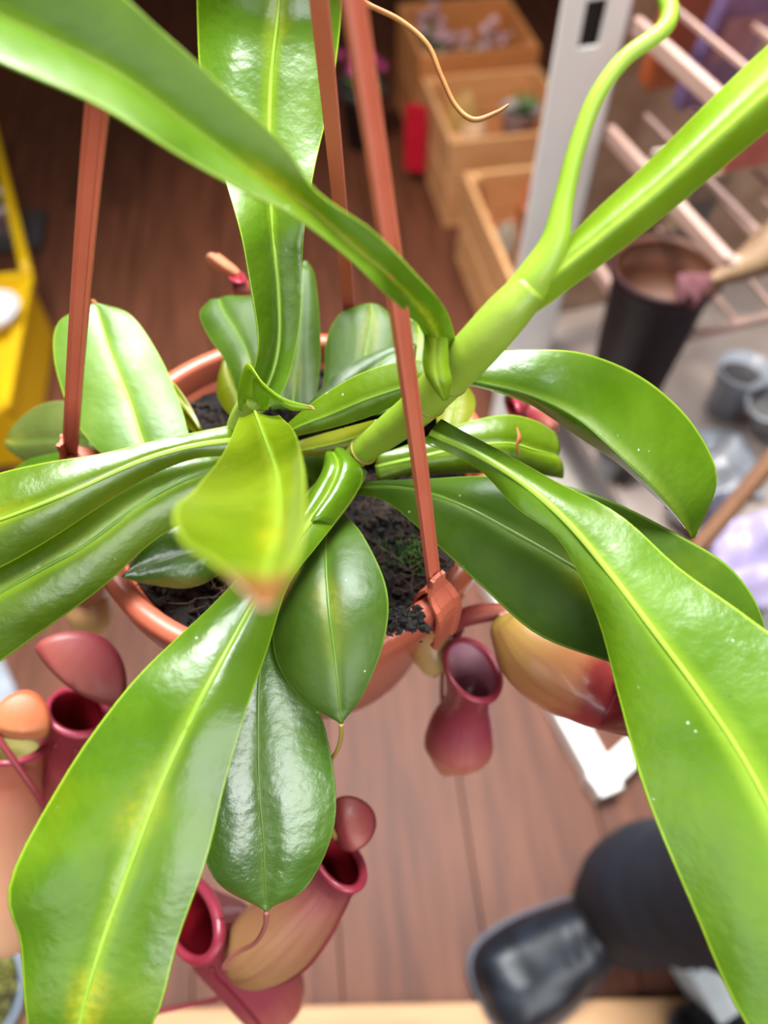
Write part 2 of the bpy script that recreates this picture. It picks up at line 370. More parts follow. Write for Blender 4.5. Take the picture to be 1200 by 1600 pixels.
for i in range(420):
    a = random.uniform(0, 6.283); r = 0.073*math.sqrt(random.random()); p = RC + Vector((r*math.cos(a), r*math.sin(a), -0.010 + 0.005*(1 - r/0.078)))
    dv = Vector((random.uniform(-1, 1), random.uniform(-1, 1), random.uniform(-0.1, 0.55))).normalized()*random.uniform(0.006, 0.02)
    bend = Vector((random.uniform(-1, 1), random.uniform(-1, 1), random.uniform(-.5, .5)))*0.003
    tv, tf, _ = tube_mesh([tuple(p) + (0.00022,), tuple(p + dv*0.5 + bend) + (0.0002,), tuple(p + dv) + (0.0001,)], 5, 4)
    k = len(V); V += tv; F += [tuple(k + q for q in f) for f in tf]
tag(mesh_obj('root_fibres', V, F, M_fibre, soil), kind='stuff')
M_moss = mat('moss', rgb(40, 70, 20), rgb(80, 120, 36), rough=0.8, scale=200)
V = []; F = []; mc = PZ(640, 868, RC.z - 0.012)
for i in range(150):
    p = mc + Vector((random.gauss(0, 0.005), random.gauss(0, 0.004), -0.002)); dv = Vector((random.gauss(0, .6), random.gauss(0, .6), 1)).normalized()*random.uniform(0.003, 0.008)
    tv, tf, _ = tube_mesh([tuple(p) + (0.0004,), tuple(p + dv) + (0.0001,)], 3, 4); k = len(V); V += tv; F += [tuple(k + q for q in f) for f in tf]
tag(mesh_obj('moss_tuft', V, F, M_moss, soil), kind='stuff')
# clump of peat on the rim
V = []; F = []; cc = PZ(630, 972, RC.z + 0.001)
for i in range(170): crumb(cc + Vector((random.gauss(0, 0.0042), random.gauss(0, 0.0026), abs(random.gauss(0, 0.0012)))), random.choice((0.001, 0.0015, 0.0022)), V, F)
tag(mesh_obj('peat_clump', V, F, M_soil, None, smooth=False), 'small clump of black peat spilled on the front of the terracotta pot rim', 'peat clump')

# ------------------------------------------------------------------ the pitcher plant
plant = empty('pitcher_plant', RC - Vector((0, 0, 0.01)), 'large green pitcher plant with long glossy leaves and red pitchers in terracotta pot', 'plant')
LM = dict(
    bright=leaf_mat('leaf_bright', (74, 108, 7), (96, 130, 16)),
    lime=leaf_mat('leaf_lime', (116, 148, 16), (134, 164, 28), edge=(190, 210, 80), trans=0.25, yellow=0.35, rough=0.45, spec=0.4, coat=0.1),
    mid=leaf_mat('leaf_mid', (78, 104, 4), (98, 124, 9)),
    dark=leaf_mat('leaf_dark', (52, 80, 10), (70, 98, 16), edge=(120, 150, 50), trans=0.14, yellow=0.15, rough=0.42, spec=0.22, coat=0.1, lamp_glint=0.2),
    satin=leaf_mat('leaf_satin', (84, 118, 30), (104, 136, 44), rough=0.45, spec=0.55, coat=0.15, lamp_glint=0.1),
    front=leaf_mat('leaf_front', (54, 82, 11), (70, 98, 18), edge=(120, 150, 50), rough=0.42, spec=0.5, coat=0.2, lamp_glint=0.3),
    deep=leaf_mat('leaf_deep', (62, 98, 16), (80, 116, 26), edge=(120, 146, 70), trans=0.10, yellow=0.06, rough=0.25, bump=0.9, spec=1.0, coat=0.8, lamp_glint=0.0),
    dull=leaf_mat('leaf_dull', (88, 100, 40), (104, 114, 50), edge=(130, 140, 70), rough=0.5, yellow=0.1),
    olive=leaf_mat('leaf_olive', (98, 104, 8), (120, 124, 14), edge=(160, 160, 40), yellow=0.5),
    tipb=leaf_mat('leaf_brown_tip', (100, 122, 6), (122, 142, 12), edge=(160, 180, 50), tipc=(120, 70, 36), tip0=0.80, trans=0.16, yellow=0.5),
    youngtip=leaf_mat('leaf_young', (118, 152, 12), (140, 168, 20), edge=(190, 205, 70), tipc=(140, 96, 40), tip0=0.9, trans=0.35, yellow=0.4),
)
M_rib = mat('midrib_pale', rgb(126, 160, 42), rgb(140, 174, 54), rough=0.35, scale=60)
M_ribd = mat('midrib_green', rgb(82, 116, 30), rgb(98, 130, 40), rough=0.35, scale=60)
M_stem = mat('stem_green', rgb(124, 150, 36), rgb(146, 170, 58), rough=0.45, scale=34, bump=0.2, bscale=120, coat=0.05)
COLS = [-1, -0.985, -0.94, -0.85, -0.72, -0.58, -0.44, -0.3, -0.17, -0.08, -0.035, 0, 0.035, 0.08, 0.17, 0.3, 0.44, 0.58, 0.72, 0.85, 0.94, 0.985, 1]
def leaf(st, m, bulge=0.10, rib=1.0, ribm=None, rows=46, wav=0.0, label=None, sheath=0.0, seed=0):
    """st: (Lx,Ly, Mx,My, Rx,Ry, depth, dL, dR) stations base -> tip"""
    L3 = []; M3 = []; R3 = []
    for s in st:
        L3.append(P(s[0], s[1], s[6] + s[7])); M3.append(P(s[2], s[3], s[6])); R3.append(P(s[4], s[5], s[6] + s[8]))
    Ls = [Vector(q) for q in cat_spline(L3, rows)]; Ms = [Vector(q) for q in cat_spline(M3, rows)]; Rs = [Vector(q) for q in cat_spline(R3, rows)]
    V = []; F = []; U = []; k = len(COLS); Nn = []
    camv = Vector((0, 0, CAMZ))
    for i in range(rows):
        t = (Ms[min(i + 1, rows - 1)] - Ms[max(i - 1, 0)])
        n = (Rs[i] - Ls[i]).cross(t)
        n = n.normalized() if n.length > 1e-12 else (Nn[-1] if Nn else Vector((0, 0, 1)))
        if Nn:
            if n.dot(Nn[-1]) < 0: n = -n
            n = (n + Nn[-1]*0.5).normalized()
        elif n.dot(camv - Ms[i]) < 0: n = -n
        Nn.append(n)
        v = i/(rows - 1)
        for c in COLS:
            s = abs(c); E = Ls[i] if c < 0 else Rs[i]
            p = Ms[i].lerp(E, s); wdt = (E - Ms[i]).length
            p = p + n*(bulge*wdt*4*s*(1 - s)*0.9)
            if wav: p = p + n*(wav*s*s*noise.noise(Vector((v*7 + seed*3.1, c*0.7, seed))))
            p = p - n*(0.0005*math.exp(-(s*wdt/0.002)**2))*(1 if wdt > 0.004 else 0)
            p = p + n*0.00035*noise.noise(Vector((p.x*70, p.y*70, p.z*70 + seed)))
            V.append(p); U.append((c*0.5 + 0.5, v))
    for i in range(rows - 1):
        for j in range(k - 1): F.append((i*k + j, i*k + j + 1, (i + 1)*k + j + 1, (i + 1)*k + j))
    # front face normal must agree with n
    a, b2, c2 = V[F[len(F)//2][0]], V[F[len(F)//2][1]], V[F[len(F)//2][2]]
    if (b2 - a).cross(c2 - a).dot(Nn[rows//2]) < 0: F = [tuple(reversed(f)) for f in F]
    o = mesh_obj('leaf', V, F, m, plant, uvs=U, solid=0.0007, offset=-1)
    if label: o['label'] = label
    if rib > 0:
        pts = []
        for q in range(12):
            i = int(q/11*(rows - 1)); i = min(i, rows - 2) if q == 11 else i
            pts.append(tuple(Ms[i] - Nn[i]*0.00045) + (0.00105*rib*(1.0 - 0.75*(q/11)**1.2),))
        Vt, Ft, Ut = tube_mesh(pts, 44, 8, True, 0.5, Nn[rows//2])
        mesh_obj('midrib', Vt, Ft, ribm or M_rib, o, uvs=Ut)
    return o

def tendril(pts, m, parent, name='tendril', sides=8): return tube_px(name, pts, m, parent, sides)

# --- big leaf, lower left
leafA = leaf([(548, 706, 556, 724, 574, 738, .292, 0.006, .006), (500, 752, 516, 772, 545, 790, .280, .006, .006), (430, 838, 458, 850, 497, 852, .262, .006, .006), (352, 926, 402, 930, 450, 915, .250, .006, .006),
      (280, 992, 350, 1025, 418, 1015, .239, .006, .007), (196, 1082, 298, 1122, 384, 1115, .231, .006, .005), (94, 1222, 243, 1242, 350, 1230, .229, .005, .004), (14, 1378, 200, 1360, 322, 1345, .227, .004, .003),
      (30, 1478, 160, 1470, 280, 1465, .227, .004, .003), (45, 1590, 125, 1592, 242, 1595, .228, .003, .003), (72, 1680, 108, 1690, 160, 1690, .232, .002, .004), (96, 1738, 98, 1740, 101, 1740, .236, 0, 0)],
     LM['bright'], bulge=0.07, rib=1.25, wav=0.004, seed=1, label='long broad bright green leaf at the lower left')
# --- glossy drooping leaf, lower centre
leafB = leaf([(462, 830, 478, 826, 496, 830, .295, 0, 0), (412, 900, 436, 900, 468, 898, .278, .002, .002), (372, 1000, 410, 1010, 446, 1020, .266, .002, .005), (346, 1110, 404, 1120, 500, 1112, .264, -.001, .009),
      (326, 1220, 405, 1225, 523, 1215, .264, -.003, .009), (316, 1322, 412, 1310, 521, 1300, .266, -.003, .008), (350, 1388, 414, 1382, 484, 1382, .269, -.001, .004), (413, 1424, 416, 1426, 419, 1424, .273, 0, 0)],
     LM['deep'], bulge=0.10, rib=0.85, ribm=M_ribd, wav=0.003, seed=2, label='glossy dark green leaf drooping over the front of the pot')
tendril([(416, 1424, .273, 1.0), (414, 1448, .284, 1.0), (398, 1474, .305, 1.0), (368, 1490, .325, 1.2), (350, 1512, .345, 1.4)], mat('tendril_pink', rgb(170, 96, 90), rgb(190, 120, 100), rough=0.4), leafB)
# --- oval leaf, centre front
leafC = leaf([(498, 800, 512, 792, 530, 795, .300, 0, 0), (462, 868, 508, 860, 568, 838, .277, .003, .003), (430, 958, 513, 945, 604, 918, .262, .006, .006), (430, 1028, 522, 1020, 602, 995, .258, .006, .006), (470, 1092, 529, 1085, 570, 1080, .259, .003, .003), (531, 1130, 533, 1132, 535, 1130, .262, 0, 0)],
     LM['front'], bulge=0.09, rib=0.7, ribm=M_ribd, seed=3, label='dark green oval leaf hanging over the front rim')
M_tend = mat('tendril_olive', rgb(140, 130, 50), rgb(168, 140, 70), rough=0.4)
tendril([(533, 1131, .262, 0.9), (533, 1150, .266, 0.8), (527, 1172, .274, 0.8), (510, 1205, .288, 0.8), (505, 1260, .31, 0.9), (525, 1310, .335, 1.0)], M_tend, leafC)
# --- big leaf to the right
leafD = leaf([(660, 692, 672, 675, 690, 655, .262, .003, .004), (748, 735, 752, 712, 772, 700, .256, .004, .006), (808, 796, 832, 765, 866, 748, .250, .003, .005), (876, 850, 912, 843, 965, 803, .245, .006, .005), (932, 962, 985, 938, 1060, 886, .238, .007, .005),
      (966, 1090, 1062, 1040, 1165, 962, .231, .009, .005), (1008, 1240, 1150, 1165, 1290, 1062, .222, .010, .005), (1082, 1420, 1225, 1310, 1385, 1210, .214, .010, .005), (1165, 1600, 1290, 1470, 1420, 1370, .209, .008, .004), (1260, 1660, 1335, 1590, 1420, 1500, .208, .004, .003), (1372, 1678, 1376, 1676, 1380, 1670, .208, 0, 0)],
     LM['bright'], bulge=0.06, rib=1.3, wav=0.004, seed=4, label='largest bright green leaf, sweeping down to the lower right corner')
# --- arched leaf, right
leafE = leaf([(700, 600, 703, 592, 712, 580, .258, .004, 0), (752, 607, 745, 598, 752, 553, .252, .008, .004), (830, 634, 826, 617, 830, 546, .248, .012, .004), (902, 682, 900, 652, 918, 553, .248, .014, .006), (962, 722, 962, 706, 1010, 594, .252, .014, .008), (1016, 770, 1020, 762, 1084, 664, .260, .012, .008), (1054, 806, 1060, 808, 1121, 750, .270, .008, .006), (1080, 840, 1082, 841, 1086, 840, .282, 0, 0)],
     LM['bright'], bulge=0.06, rib=0.5, ribm=M_ribd, seed=5, label='arched bright green leaf folding down at the right')
tendril([(1082, 839, .282, 1.2), (1070, 818, .286, 1.4), (1060, 802, .288, 1.2), (1040, 790, .29, 0.9)], mat('tendril_red', rgb(150, 70, 60), rgb(170, 90, 60), rough=0.4), leafE)
# --- leaf pointing at the lens
leafF = leaf([(374, 652, 398, 640, 436, 648, .262, .004, .006), (350, 706, 412, 680, 458, 672, .240, .000, -.002), (306, 762, 430, 730, 470, 716, .208, -.008, -.008), (274, 792, 436, 785, 474, 770, .176, -.014, -.010), (284, 838, 432, 838, 473, 822, .150, -.014, -.008), (340, 880, 418, 884, 458, 880, .130, -.008, -.004), (404, 945, 411, 950, 420, 947, .116, 0, 0)],
     LM['tipb'], bulge=-0.12, rib=0.5, seed=6, label='pale yellow-green leaf with brown tip pointing up, out of focus')
# --- young curled leaf tip beside it
leafG = leaf([(372, 640, 392, 640, 420, 640, .276, .003, .003), (372, 605, 392, 612, 420, 628, .268, .002, .002), (386, 568, 396, 590, 424, 622, .262, 0, .002), (410, 596, 418, 610, 438, 632, .258, 0, .002), (444, 622, 448, 630, 458, 642, .256, 0, .001), (490, 635, 491, 638, 492, 640, .254, 0, 0)],
     LM['youngtip'], bulge=0.12, rib=0, seed=7, label='small curled yellow-green young leaf with brown tip')
# --- tall leaf, top centre
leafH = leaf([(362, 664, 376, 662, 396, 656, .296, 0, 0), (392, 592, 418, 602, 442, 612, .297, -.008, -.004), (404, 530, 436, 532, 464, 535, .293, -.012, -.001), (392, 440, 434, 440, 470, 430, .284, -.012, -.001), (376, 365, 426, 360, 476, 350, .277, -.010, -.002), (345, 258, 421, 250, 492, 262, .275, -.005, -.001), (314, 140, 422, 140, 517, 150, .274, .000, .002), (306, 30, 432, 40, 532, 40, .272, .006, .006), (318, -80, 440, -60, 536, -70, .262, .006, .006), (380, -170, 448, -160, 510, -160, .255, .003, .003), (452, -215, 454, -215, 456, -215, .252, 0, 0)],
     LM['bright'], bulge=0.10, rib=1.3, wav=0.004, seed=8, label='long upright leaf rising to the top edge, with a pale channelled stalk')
M_dry = mat('tendril_dried', rgb(140, 74, 30), rgb(172, 122, 66), rough=0.5, scale=60)
tendril([(454, -214, .252, 1.0), (490, -120, .255, .95), (530, -30, .26, .95), (570, 4, .262, .95), (625, 32, .264, .95), (668, 70, .266, .95), (690, 120, .268, .9), (712, 165, .27, .9), (740, 187, .27, .95), (775, 176, .27, .8), (795, 163, .27, .4)], M_dry, leafH)
# --- long leaf crossing the upper left
leafI = leaf([(666, 536, 696, 578, 716, 550, .246, .000, 0), (652, 506, 676, 508, 698, 486, .226, -.002, -.002), (602, 458, 618, 440, 650, 430, .204, -.002, -.003), (546, 402, 556, 388, 584, 362, .197, -.003, -.004), (462, 338, 482, 322, 494, 300, .192, -.005, -.004), (372, 292, 400, 266, 444, 228, .188, -.007, -.004), (268, 234, 300, 196, 356, 142, .184, -.010, -.004), (150, 160, 186, 112, 255, 50, .179, -.011, -.004), (0, 94, 44, 40, 140, -40, .174, -.012, -.004), (-160, 20, -120, -40, -50, -100, .167, -.008, -.003), (-240, -95, -235, -98, -230, -102, .160, 0, 0)],
     LM['bright'], bulge=0.06, rib=0, seed=9, label='long leaf crossing the upper left corner, nearest the lens')
# sheath flap where it joins the stem
leaf([(664, 496, 682, 500, 698, 494, .234, .002, .002), (662, 535, 680, 540, 700, 540, .232, .003, .003), (660, 568, 680, 574, 702, 572, .231, .003, .004), (668, 594, 686, 600, 706, 596, .232, .002, .003), (690, 624, 695, 626, 701, 622, .238, 0, 0)], LM['lime'], bulge=0.25, rib=0, seed=10, rows=24)
# --- rolled leaf, upper right
leafL = leaf([(812, 505, 824, 470, 838, 448, .226, .007, .006), (862, 472, 868, 425, 872, 392, .220, .008, .007), (930, 422, 940, 365, 922, 336, .216, .010, .009), (1030, 345, 1040, 282, 1010, 255, .213, .011, .010), (1130, 262, 1140, 190, 1100, 165, .211, .011, .010), (1240, 170, 1240, 100, 1200, 70, .210, .010, .010), (1360, 60, 1340, 10, 1310, -20, .212, .008, .008), (1440, -60, 1438, -62, 1436, -64, .214, 0, 0)],
     LM['lime'], bulge=0.22, rib=0, seed=11, label='rolled lime green young leaf stretching to the upper right')
# --- growing shoot
tube_px('shoot', [(800, 482, .232, 6.2), (838, 432, .225, 5.6), (866, 380, .220, 4.2), (880, 315, .216, 2.9), (900, 235, .212, 2.5), (930, 155, .208, 2.3), (975, 92, .205, 2.2), (1030, 52, .203, 2.2), (1046, 22, .203, 2.4), (1036, -20, .204, 2.4), (1030, -70, .206, 1.6)], mat('shoot_lime', rgb(134, 166, 36), rgb(154, 186, 58), rough=0.45, scale=30, coat=0.05), plant, 14, 60)
# --- main stem
tube_px('stem', [(470, 800, .330, 4.4), (520, 752, .312, 4.6), (562, 708, .296, 5.0), (604, 676, .282, 6.0), (650, 640, .268, 6.6), (690, 600, .254, 7.0), (740, 548, .240, 7.2), (790, 492, .231, 6.9), (832, 446, .226, 5.6)], M_stem, plant, 16, 60)
tube_px('stem', [(420, 720, .335, 4), (392, 690, .315, 4.4), (374, 672, .298, 4.8), (384, 640, .285, 4.2), (398, 628, .272, 2.8)], M_stem, plant, 14, 40)
# node rings on the stem
M_node = mat('stem_node', rgb(120, 110, 40), rgb(150, 140, 50), rough=0.5, scale=80)
def ring(x, y, d, x2, y2, d2, rmm, tmm, parent):
    c = P(x, y, d); ax = (P(x2, y2, d2) - c).normalized(); e1 = ax.cross(Vector((0.2, .3, .9))).normalized(); e2 = ax.cross(e1)
    pts = [tuple(c + (e1*math.cos(t) + e2*math.sin(t))*rmm*.001) + (tmm*.001,) for t in [2*math.pi*k/16 for k in range(17)]]
    Vt, Ft, Ut = tube_mesh(pts, 40, 6, False); mesh_obj('stem_node', Vt, Ft, M_node, parent, uvs=Ut)
ring(568, 704, .2945, 604, 676, .282, 5.3, .7, plant); ring(700, 590, .2515, 740, 548, .240, 7.0, .4, plant); ring(668, 624, .262, 690, 600, .254, 6.7, .4, plant)
# sheath around stem of leaf A
leaf([(508, 716, 520, 704, 536, 700, .288, .004, .002), (500, 742, 528, 728, 566, 735, .280, .006, .006), (478, 778, 512, 768, 556, 772, .276, .006, .006), (448, 826, 478, 818, 520, 822, .270, .006, .006)], LM['bright'], bulge=0.35, rib=0, seed=12, rows=20)
# --- leaf lying across the middle
leafJ = leaf([(672, 608, 684, 590, 690, 572, .268, .004, .004), (636, 625, 640, 602, 645, 562, .273, .004, .003), (580, 650, 572, 624, 572, 580, .280, .004, .003), (522, 668, 515, 648, 512, 612, .287, .003, .003), (470, 680, 462, 668, 465, 648, .293, .002, .002), (432, 690, 430, 686, 428, 682, .298, 0, 0)], LM['mid'], bulge=0.08, rib=0.5, ribm=M_ribd, seed=13, label='short green leaf lying across the middle behind the front strap')
leaf([(590, 690, 585, 672, 590, 655, .300, 0, 0), (540, 705, 535, 690, 540, 668, .306, .002, .002), (480, 714, 478, 702, 490, 682, .312, .002, .002), (430, 712, 430, 708, 432, 700, .316, 0, 0)], LM['olive'], bulge=0.08, rib=0.4, ribm=M_ribd, seed=14, rows=26)
leaf([(470, 800, 500, 760, 560, 720, .330, 0, 0), (446, 770, 470, 735, 540, 690, .322, .002, .002), (420, 750, 450, 715, 500, 690, .320, .002, .002), (400, 715, 405, 712, 410, 705, .325, 0, 0)], LM['dark'], bulge=0.08, rib=0.4, ribm=M_ribd, seed=15, rows=26)
# --- left pair
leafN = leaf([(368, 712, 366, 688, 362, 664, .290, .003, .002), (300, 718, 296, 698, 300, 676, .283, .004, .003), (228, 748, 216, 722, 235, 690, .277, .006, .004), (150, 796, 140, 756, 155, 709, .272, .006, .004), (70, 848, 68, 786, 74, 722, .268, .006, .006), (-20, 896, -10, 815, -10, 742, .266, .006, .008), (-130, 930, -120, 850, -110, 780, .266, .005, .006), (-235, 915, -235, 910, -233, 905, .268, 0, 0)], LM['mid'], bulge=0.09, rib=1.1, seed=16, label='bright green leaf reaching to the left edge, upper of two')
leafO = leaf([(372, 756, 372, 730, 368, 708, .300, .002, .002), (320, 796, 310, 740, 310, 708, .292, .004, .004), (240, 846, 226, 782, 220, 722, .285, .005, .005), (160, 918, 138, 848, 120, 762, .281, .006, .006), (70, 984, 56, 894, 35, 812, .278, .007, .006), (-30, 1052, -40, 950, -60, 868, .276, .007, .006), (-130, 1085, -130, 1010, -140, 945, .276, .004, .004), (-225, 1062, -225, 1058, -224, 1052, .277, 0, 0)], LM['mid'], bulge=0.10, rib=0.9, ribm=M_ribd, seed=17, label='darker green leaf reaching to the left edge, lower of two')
# --- upright oval, left
leafP = leaf([(196, 742, 246, 746, 302, 735, .318, 0, 0), (140, 690, 222, 690, 296, 684, .322, .002, .002), (106, 636, 200, 622, 278, 620, .327, .003, .003), (84, 560, 172, 552, 246, 550, .332, .004, .004), (92, 504, 155, 498, 204, 492, .337, .002, .002), (146, 473, 149, 472, 152, 473, .340, 0, 0)], LM['satin'], bulge=0.07, rib=0.7, seed=18, label='pale oval leaf standing upright behind the left strap')
tube_px('leaf_tip', [(150, 475, .340, .9), (145, 470, .341, .8), (140, 472, .342, .4)], M_dry, leafP, 6)
leaf([(150, 705, 140, 690, 150, 660, .372, 0, 0), (104, 722, 100, 686, 106, 628, .380, .003, .003), (46, 722, 52, 688, 60, 634, .388, .004, .004), (16, 706, 20, 690, 24, 662, .394, .002, .002), (7, 692, 8, 690, 9, 688, .397, 0, 0)], LM['dull'], bulge=0.07, rib=0.4, ribm=M_ribd, seed=19, rows=30, label='dull olive oval leaf at far left, behind the pot')
leaf([(330, 690, 318, 676, 312, 664, .325, 0, 0), (300, 672, 300, 650, 296, 632, .328, .002, .002), (272, 642, 276, 622, 272, 598, .334, .002, .002), (252, 606, 254, 600, 256, 594, .338, 0, 0)], LM['olive'], bulge=0.08, rib=0.4, ribm=M_ribd, seed=20, rows=24)
leaf([(150, 742, 140, 730, 160, 715, .335, 0, 0), (90, 735, 90, 720, 110, 706, .340, .002, .002), (40, 740, 44, 728, 50, 716, .345, .002, .002), (10, 742, 12, 740, 14, 738, .348, 0, 0)], LM['dark'], bulge=0.08, rib=0, seed=21, rows=20)
# --- back row
leaf([(378, 640, 392, 620, 410, 600, .326, 0, 0), (356, 572, 388, 560, 424, 548, .334, .002, .002), (326, 526, 368, 516, 420, 500, .342, .003, .003), (312, 490, 348, 484, 400, 466, .348, .002, .002), (328, 468, 342, 465, 362, 461, .352, 0, 0)], LM['dark'], bulge=0.07, rib=0.5, ribm=M_ribd, seed=22, rows=30, label='dark olive leaf behind the tall channelled leaf, left side')
leaf([(372, 660, 384, 650, 400, 640, .322, 0, 0), (348, 636, 366, 612, 392, 600, .330, .002, .002), (338, 606, 354, 580, 378, 560, .336, .002, .002), (350, 552, 353, 550, 358, 548, .340, 0, 0)], LM['olive'], bulge=0.10, rib=0.4, ribm=M_ribd, seed=23, rows=24)
leaf([(424, 640, 456, 640, 492, 640, .322, 0, 0), (428, 560, 464, 560, 501, 560, .330, .003, .003), (440, 480, 470, 480, 498, 480, .338, .003, .003), (456, 425, 474, 424, 491, 428, .344, .002, .002), (474, 408, 477, 407, 480, 408, .346, 0, 0)], LM['dark'], bulge=0.09, rib=0.4, ribm=M_ribd, seed=24, rows=30, label='narrow dark leaf behind the tall channelled leaf, right side')
leaf([(498, 640, 556, 650, 640, 650, .328, 0, 0), (507, 580, 566, 588, 640, 590, .336, .003, .003), (510, 530, 574, 538, 636, 540, .342, .004, .004), (532, 490, 582, 496, 620, 500, .348, .002, .002), (570, 474, 580, 474, 592, 476, .352, 0, 0)], LM['dark'], bulge=0.07, rib=0.6, ribm=M_ribd, seed=25, rows=30, label='dark oval leaf standing at the back of the pot, beside the back strap')
leaf([(588, 640, 640, 640, 700, 640, .332, 0, 0), (606, 570, 652, 570, 712, 580, .342, .003, .003), (614, 522, 656, 520, 722, 540, .350, .003, .003), (634, 494, 652, 495, 690, 512, .356, 0, 0)], LM['dark'], bulge=0.07, rib=0.6, ribm=M_rib, seed=26, rows=30)
leaf([(456, 668, 470, 660, 490, 660, .316, 0, 0), (484, 628, 502, 632, 530, 640, .318, .002, .002), (530, 580, 552, 598, 590, 610, .322, .002, .002), (590, 548, 602, 560, 640, 580, .328, .002, .002), (648, 536, 650, 538, 652, 541, .332, 0, 0)], LM['front'], bulge=0.09, rib=0.3, ribm=M_ribd, seed=27, rows=30)
leaf([(690, 690, 700, 680, 712, 676, .320, 0, 0), (682, 650, 708, 646, 738, 650, .328, .002, .002), (690, 618, 715, 615, 742, 622, .336, .002, .002), (712, 596, 718, 595, 726, 597, .342, 0, 0)], LM['olive'], bulge=0.1, rib=0.4, ribm=M_ribd, seed=28, rows=24)
# --- leaf with torn tip, right
leafW = leaf([(590, 752, 586, 730, 590, 712, .310, 0, 0), (650, 742, 648, 716, 655, 688, .308, .003, .003), (720, 740, 722, 700, 728, 660, .308, .004, .004), (790, 740, 792, 692, 792, 648, .312, .005, .005), (838, 742, 840, 704, 838, 658, .318, .005, .005), (880, 748, 874, 712, 868, 676, .326, .003, .003)], LM['mid'], bulge=0.12, rib=0.8, seed=29, label='glossy leaf with a torn squared-off tip, right of the stem')
tube_px('dry_crack', [(808, 668, .3085, .6), (812, 684, .3075, 1.3), (808, 696, .3075, .9), (812, 712, .309, .4)], M_dry, leafW, 6, flat=.4)
# --- large dark leaf, right
leafX = leaf([(556, 772, 560, 762, 572, 752, .306, 0, 0), (606, 786, 640, 764, 660, 748, .297, .002, .002), (672, 842, 722, 790, 760, 744, .286, .004, .003), (752, 916, 810, 836, 850, 752, .279, .005, .004), (840, 992, 894, 884, 945, 778, .273, .006, .005), (950, 1034, 985, 940, 1050, 830, .270, .006, .006), (1060, 1072, 1080, 995, 1145, 890, .270, .006, .006), (1140, 1085, 1145, 1045, 1194, 975, .272, .003, .004), (1186, 1085, 1188, 1083, 1192, 1080, .275, 0, 0)], LM['dark'], bulge=0.09, rib=0.9, ribm=M_ribd, seed=30, label='large dark green leaf under the biggest leaf, overhanging the right of the pot')
# --- small dark leaf, lower left in the pot
leaf([(420, 820, 410, 800, 400, 785, .318, 0, 0), (352, 890, 340, 846, 340, 800, .310, .003, .003), (300, 918, 286, 868, 282, 820, .304, .004, .004), (236, 914, 234, 884, 244, 834, .300, .003, .003), (190, 902, 192, 899, 196, 895, .298, 0, 0)], LM['deep'], bulge=0.09, rib=0.5, ribm=M_ribd, seed=31, rows=30, label='small dark pointed leaf lying inside the pot rim at lower left')

# ------------------------------------------------------------------ pitchers
GM = dict(
    red=grad_mat('pitcher_red', [(0.0, (190, 128, 100)), (0.45, (172, 92, 78)), (0.8, (146, 52, 58)), (1.0, (134, 42, 52))]),
    pink=grad_mat('pitcher_pink', [(0.0, (200, 140, 108)), (0.35, (190, 104, 90)), (0.62, (160, 66, 78)), (1.0, (140, 46, 62))], rough=.45),
    yellow=grad_mat('pitcher_yellow', [(0.0, (166, 140, 62)), (0.35, (196, 150, 84)), (0.58, (198, 126, 84)), (0.70, (160, 60, 56)), (1.0, (132, 34, 48))], streak=0.35),
    orange=grad_mat('pitcher_orange', [(0.0, (200, 104, 84)), (0.12, (222, 176, 136)), (0.5, (216, 154, 120)), (1.0, (190, 104, 80))], streakc=(190, 100, 70), rough=.45),
    ochre=grad_mat('pitcher_ochre', [(0.0, (146, 104, 60)), (0.4, (174, 128, 84)), (0.75, (156, 88, 78)), (1.0, (128, 52, 62))], streak=0.4, rough=.45),
    pale=grad_mat('pitcher_pale', [(0.0, (206, 184, 116)), (0.6, (196, 156, 100)), (1.0, (180, 110, 80))], streak=0.1),
    lid=grad_mat('pitcher_lid', [(0.0, (120, 44, 52)), (0.4, (146, 72, 62)), (0.75, (132, 42, 50)), (1.0, (112, 28, 38))], streak=0.3, rough=.5, coat=.05),
    lido=grad_mat('pitcher_lid_orange', [(0.0, (196, 96, 60)), (0.5, (206, 124, 76)), (1.0, (216, 160, 120))], streak=0.2, streakc=(170, 70, 50), rough=.5, coat=.05),
)
M_lip = mat('pitcher_lip', rgb(140, 34, 54), rgb(160, 56, 74), rough=0.35, scale=50, coat=0.25)
M_in = mat('pitcher_inside', rgb(140, 20, 34), rgb(160, 36, 48), rough=0.3, scale=40, coat=0.3)
M_inp = mat('pitcher_inside_pale', rgb(176, 96, 124), rgb(216, 176, 188), rough=0.25, scale=26, coat=0.4)
M_vein = mat('pitcher_wing', rgb(122, 36, 46), rgb(140, 50, 56), rough=0.45)
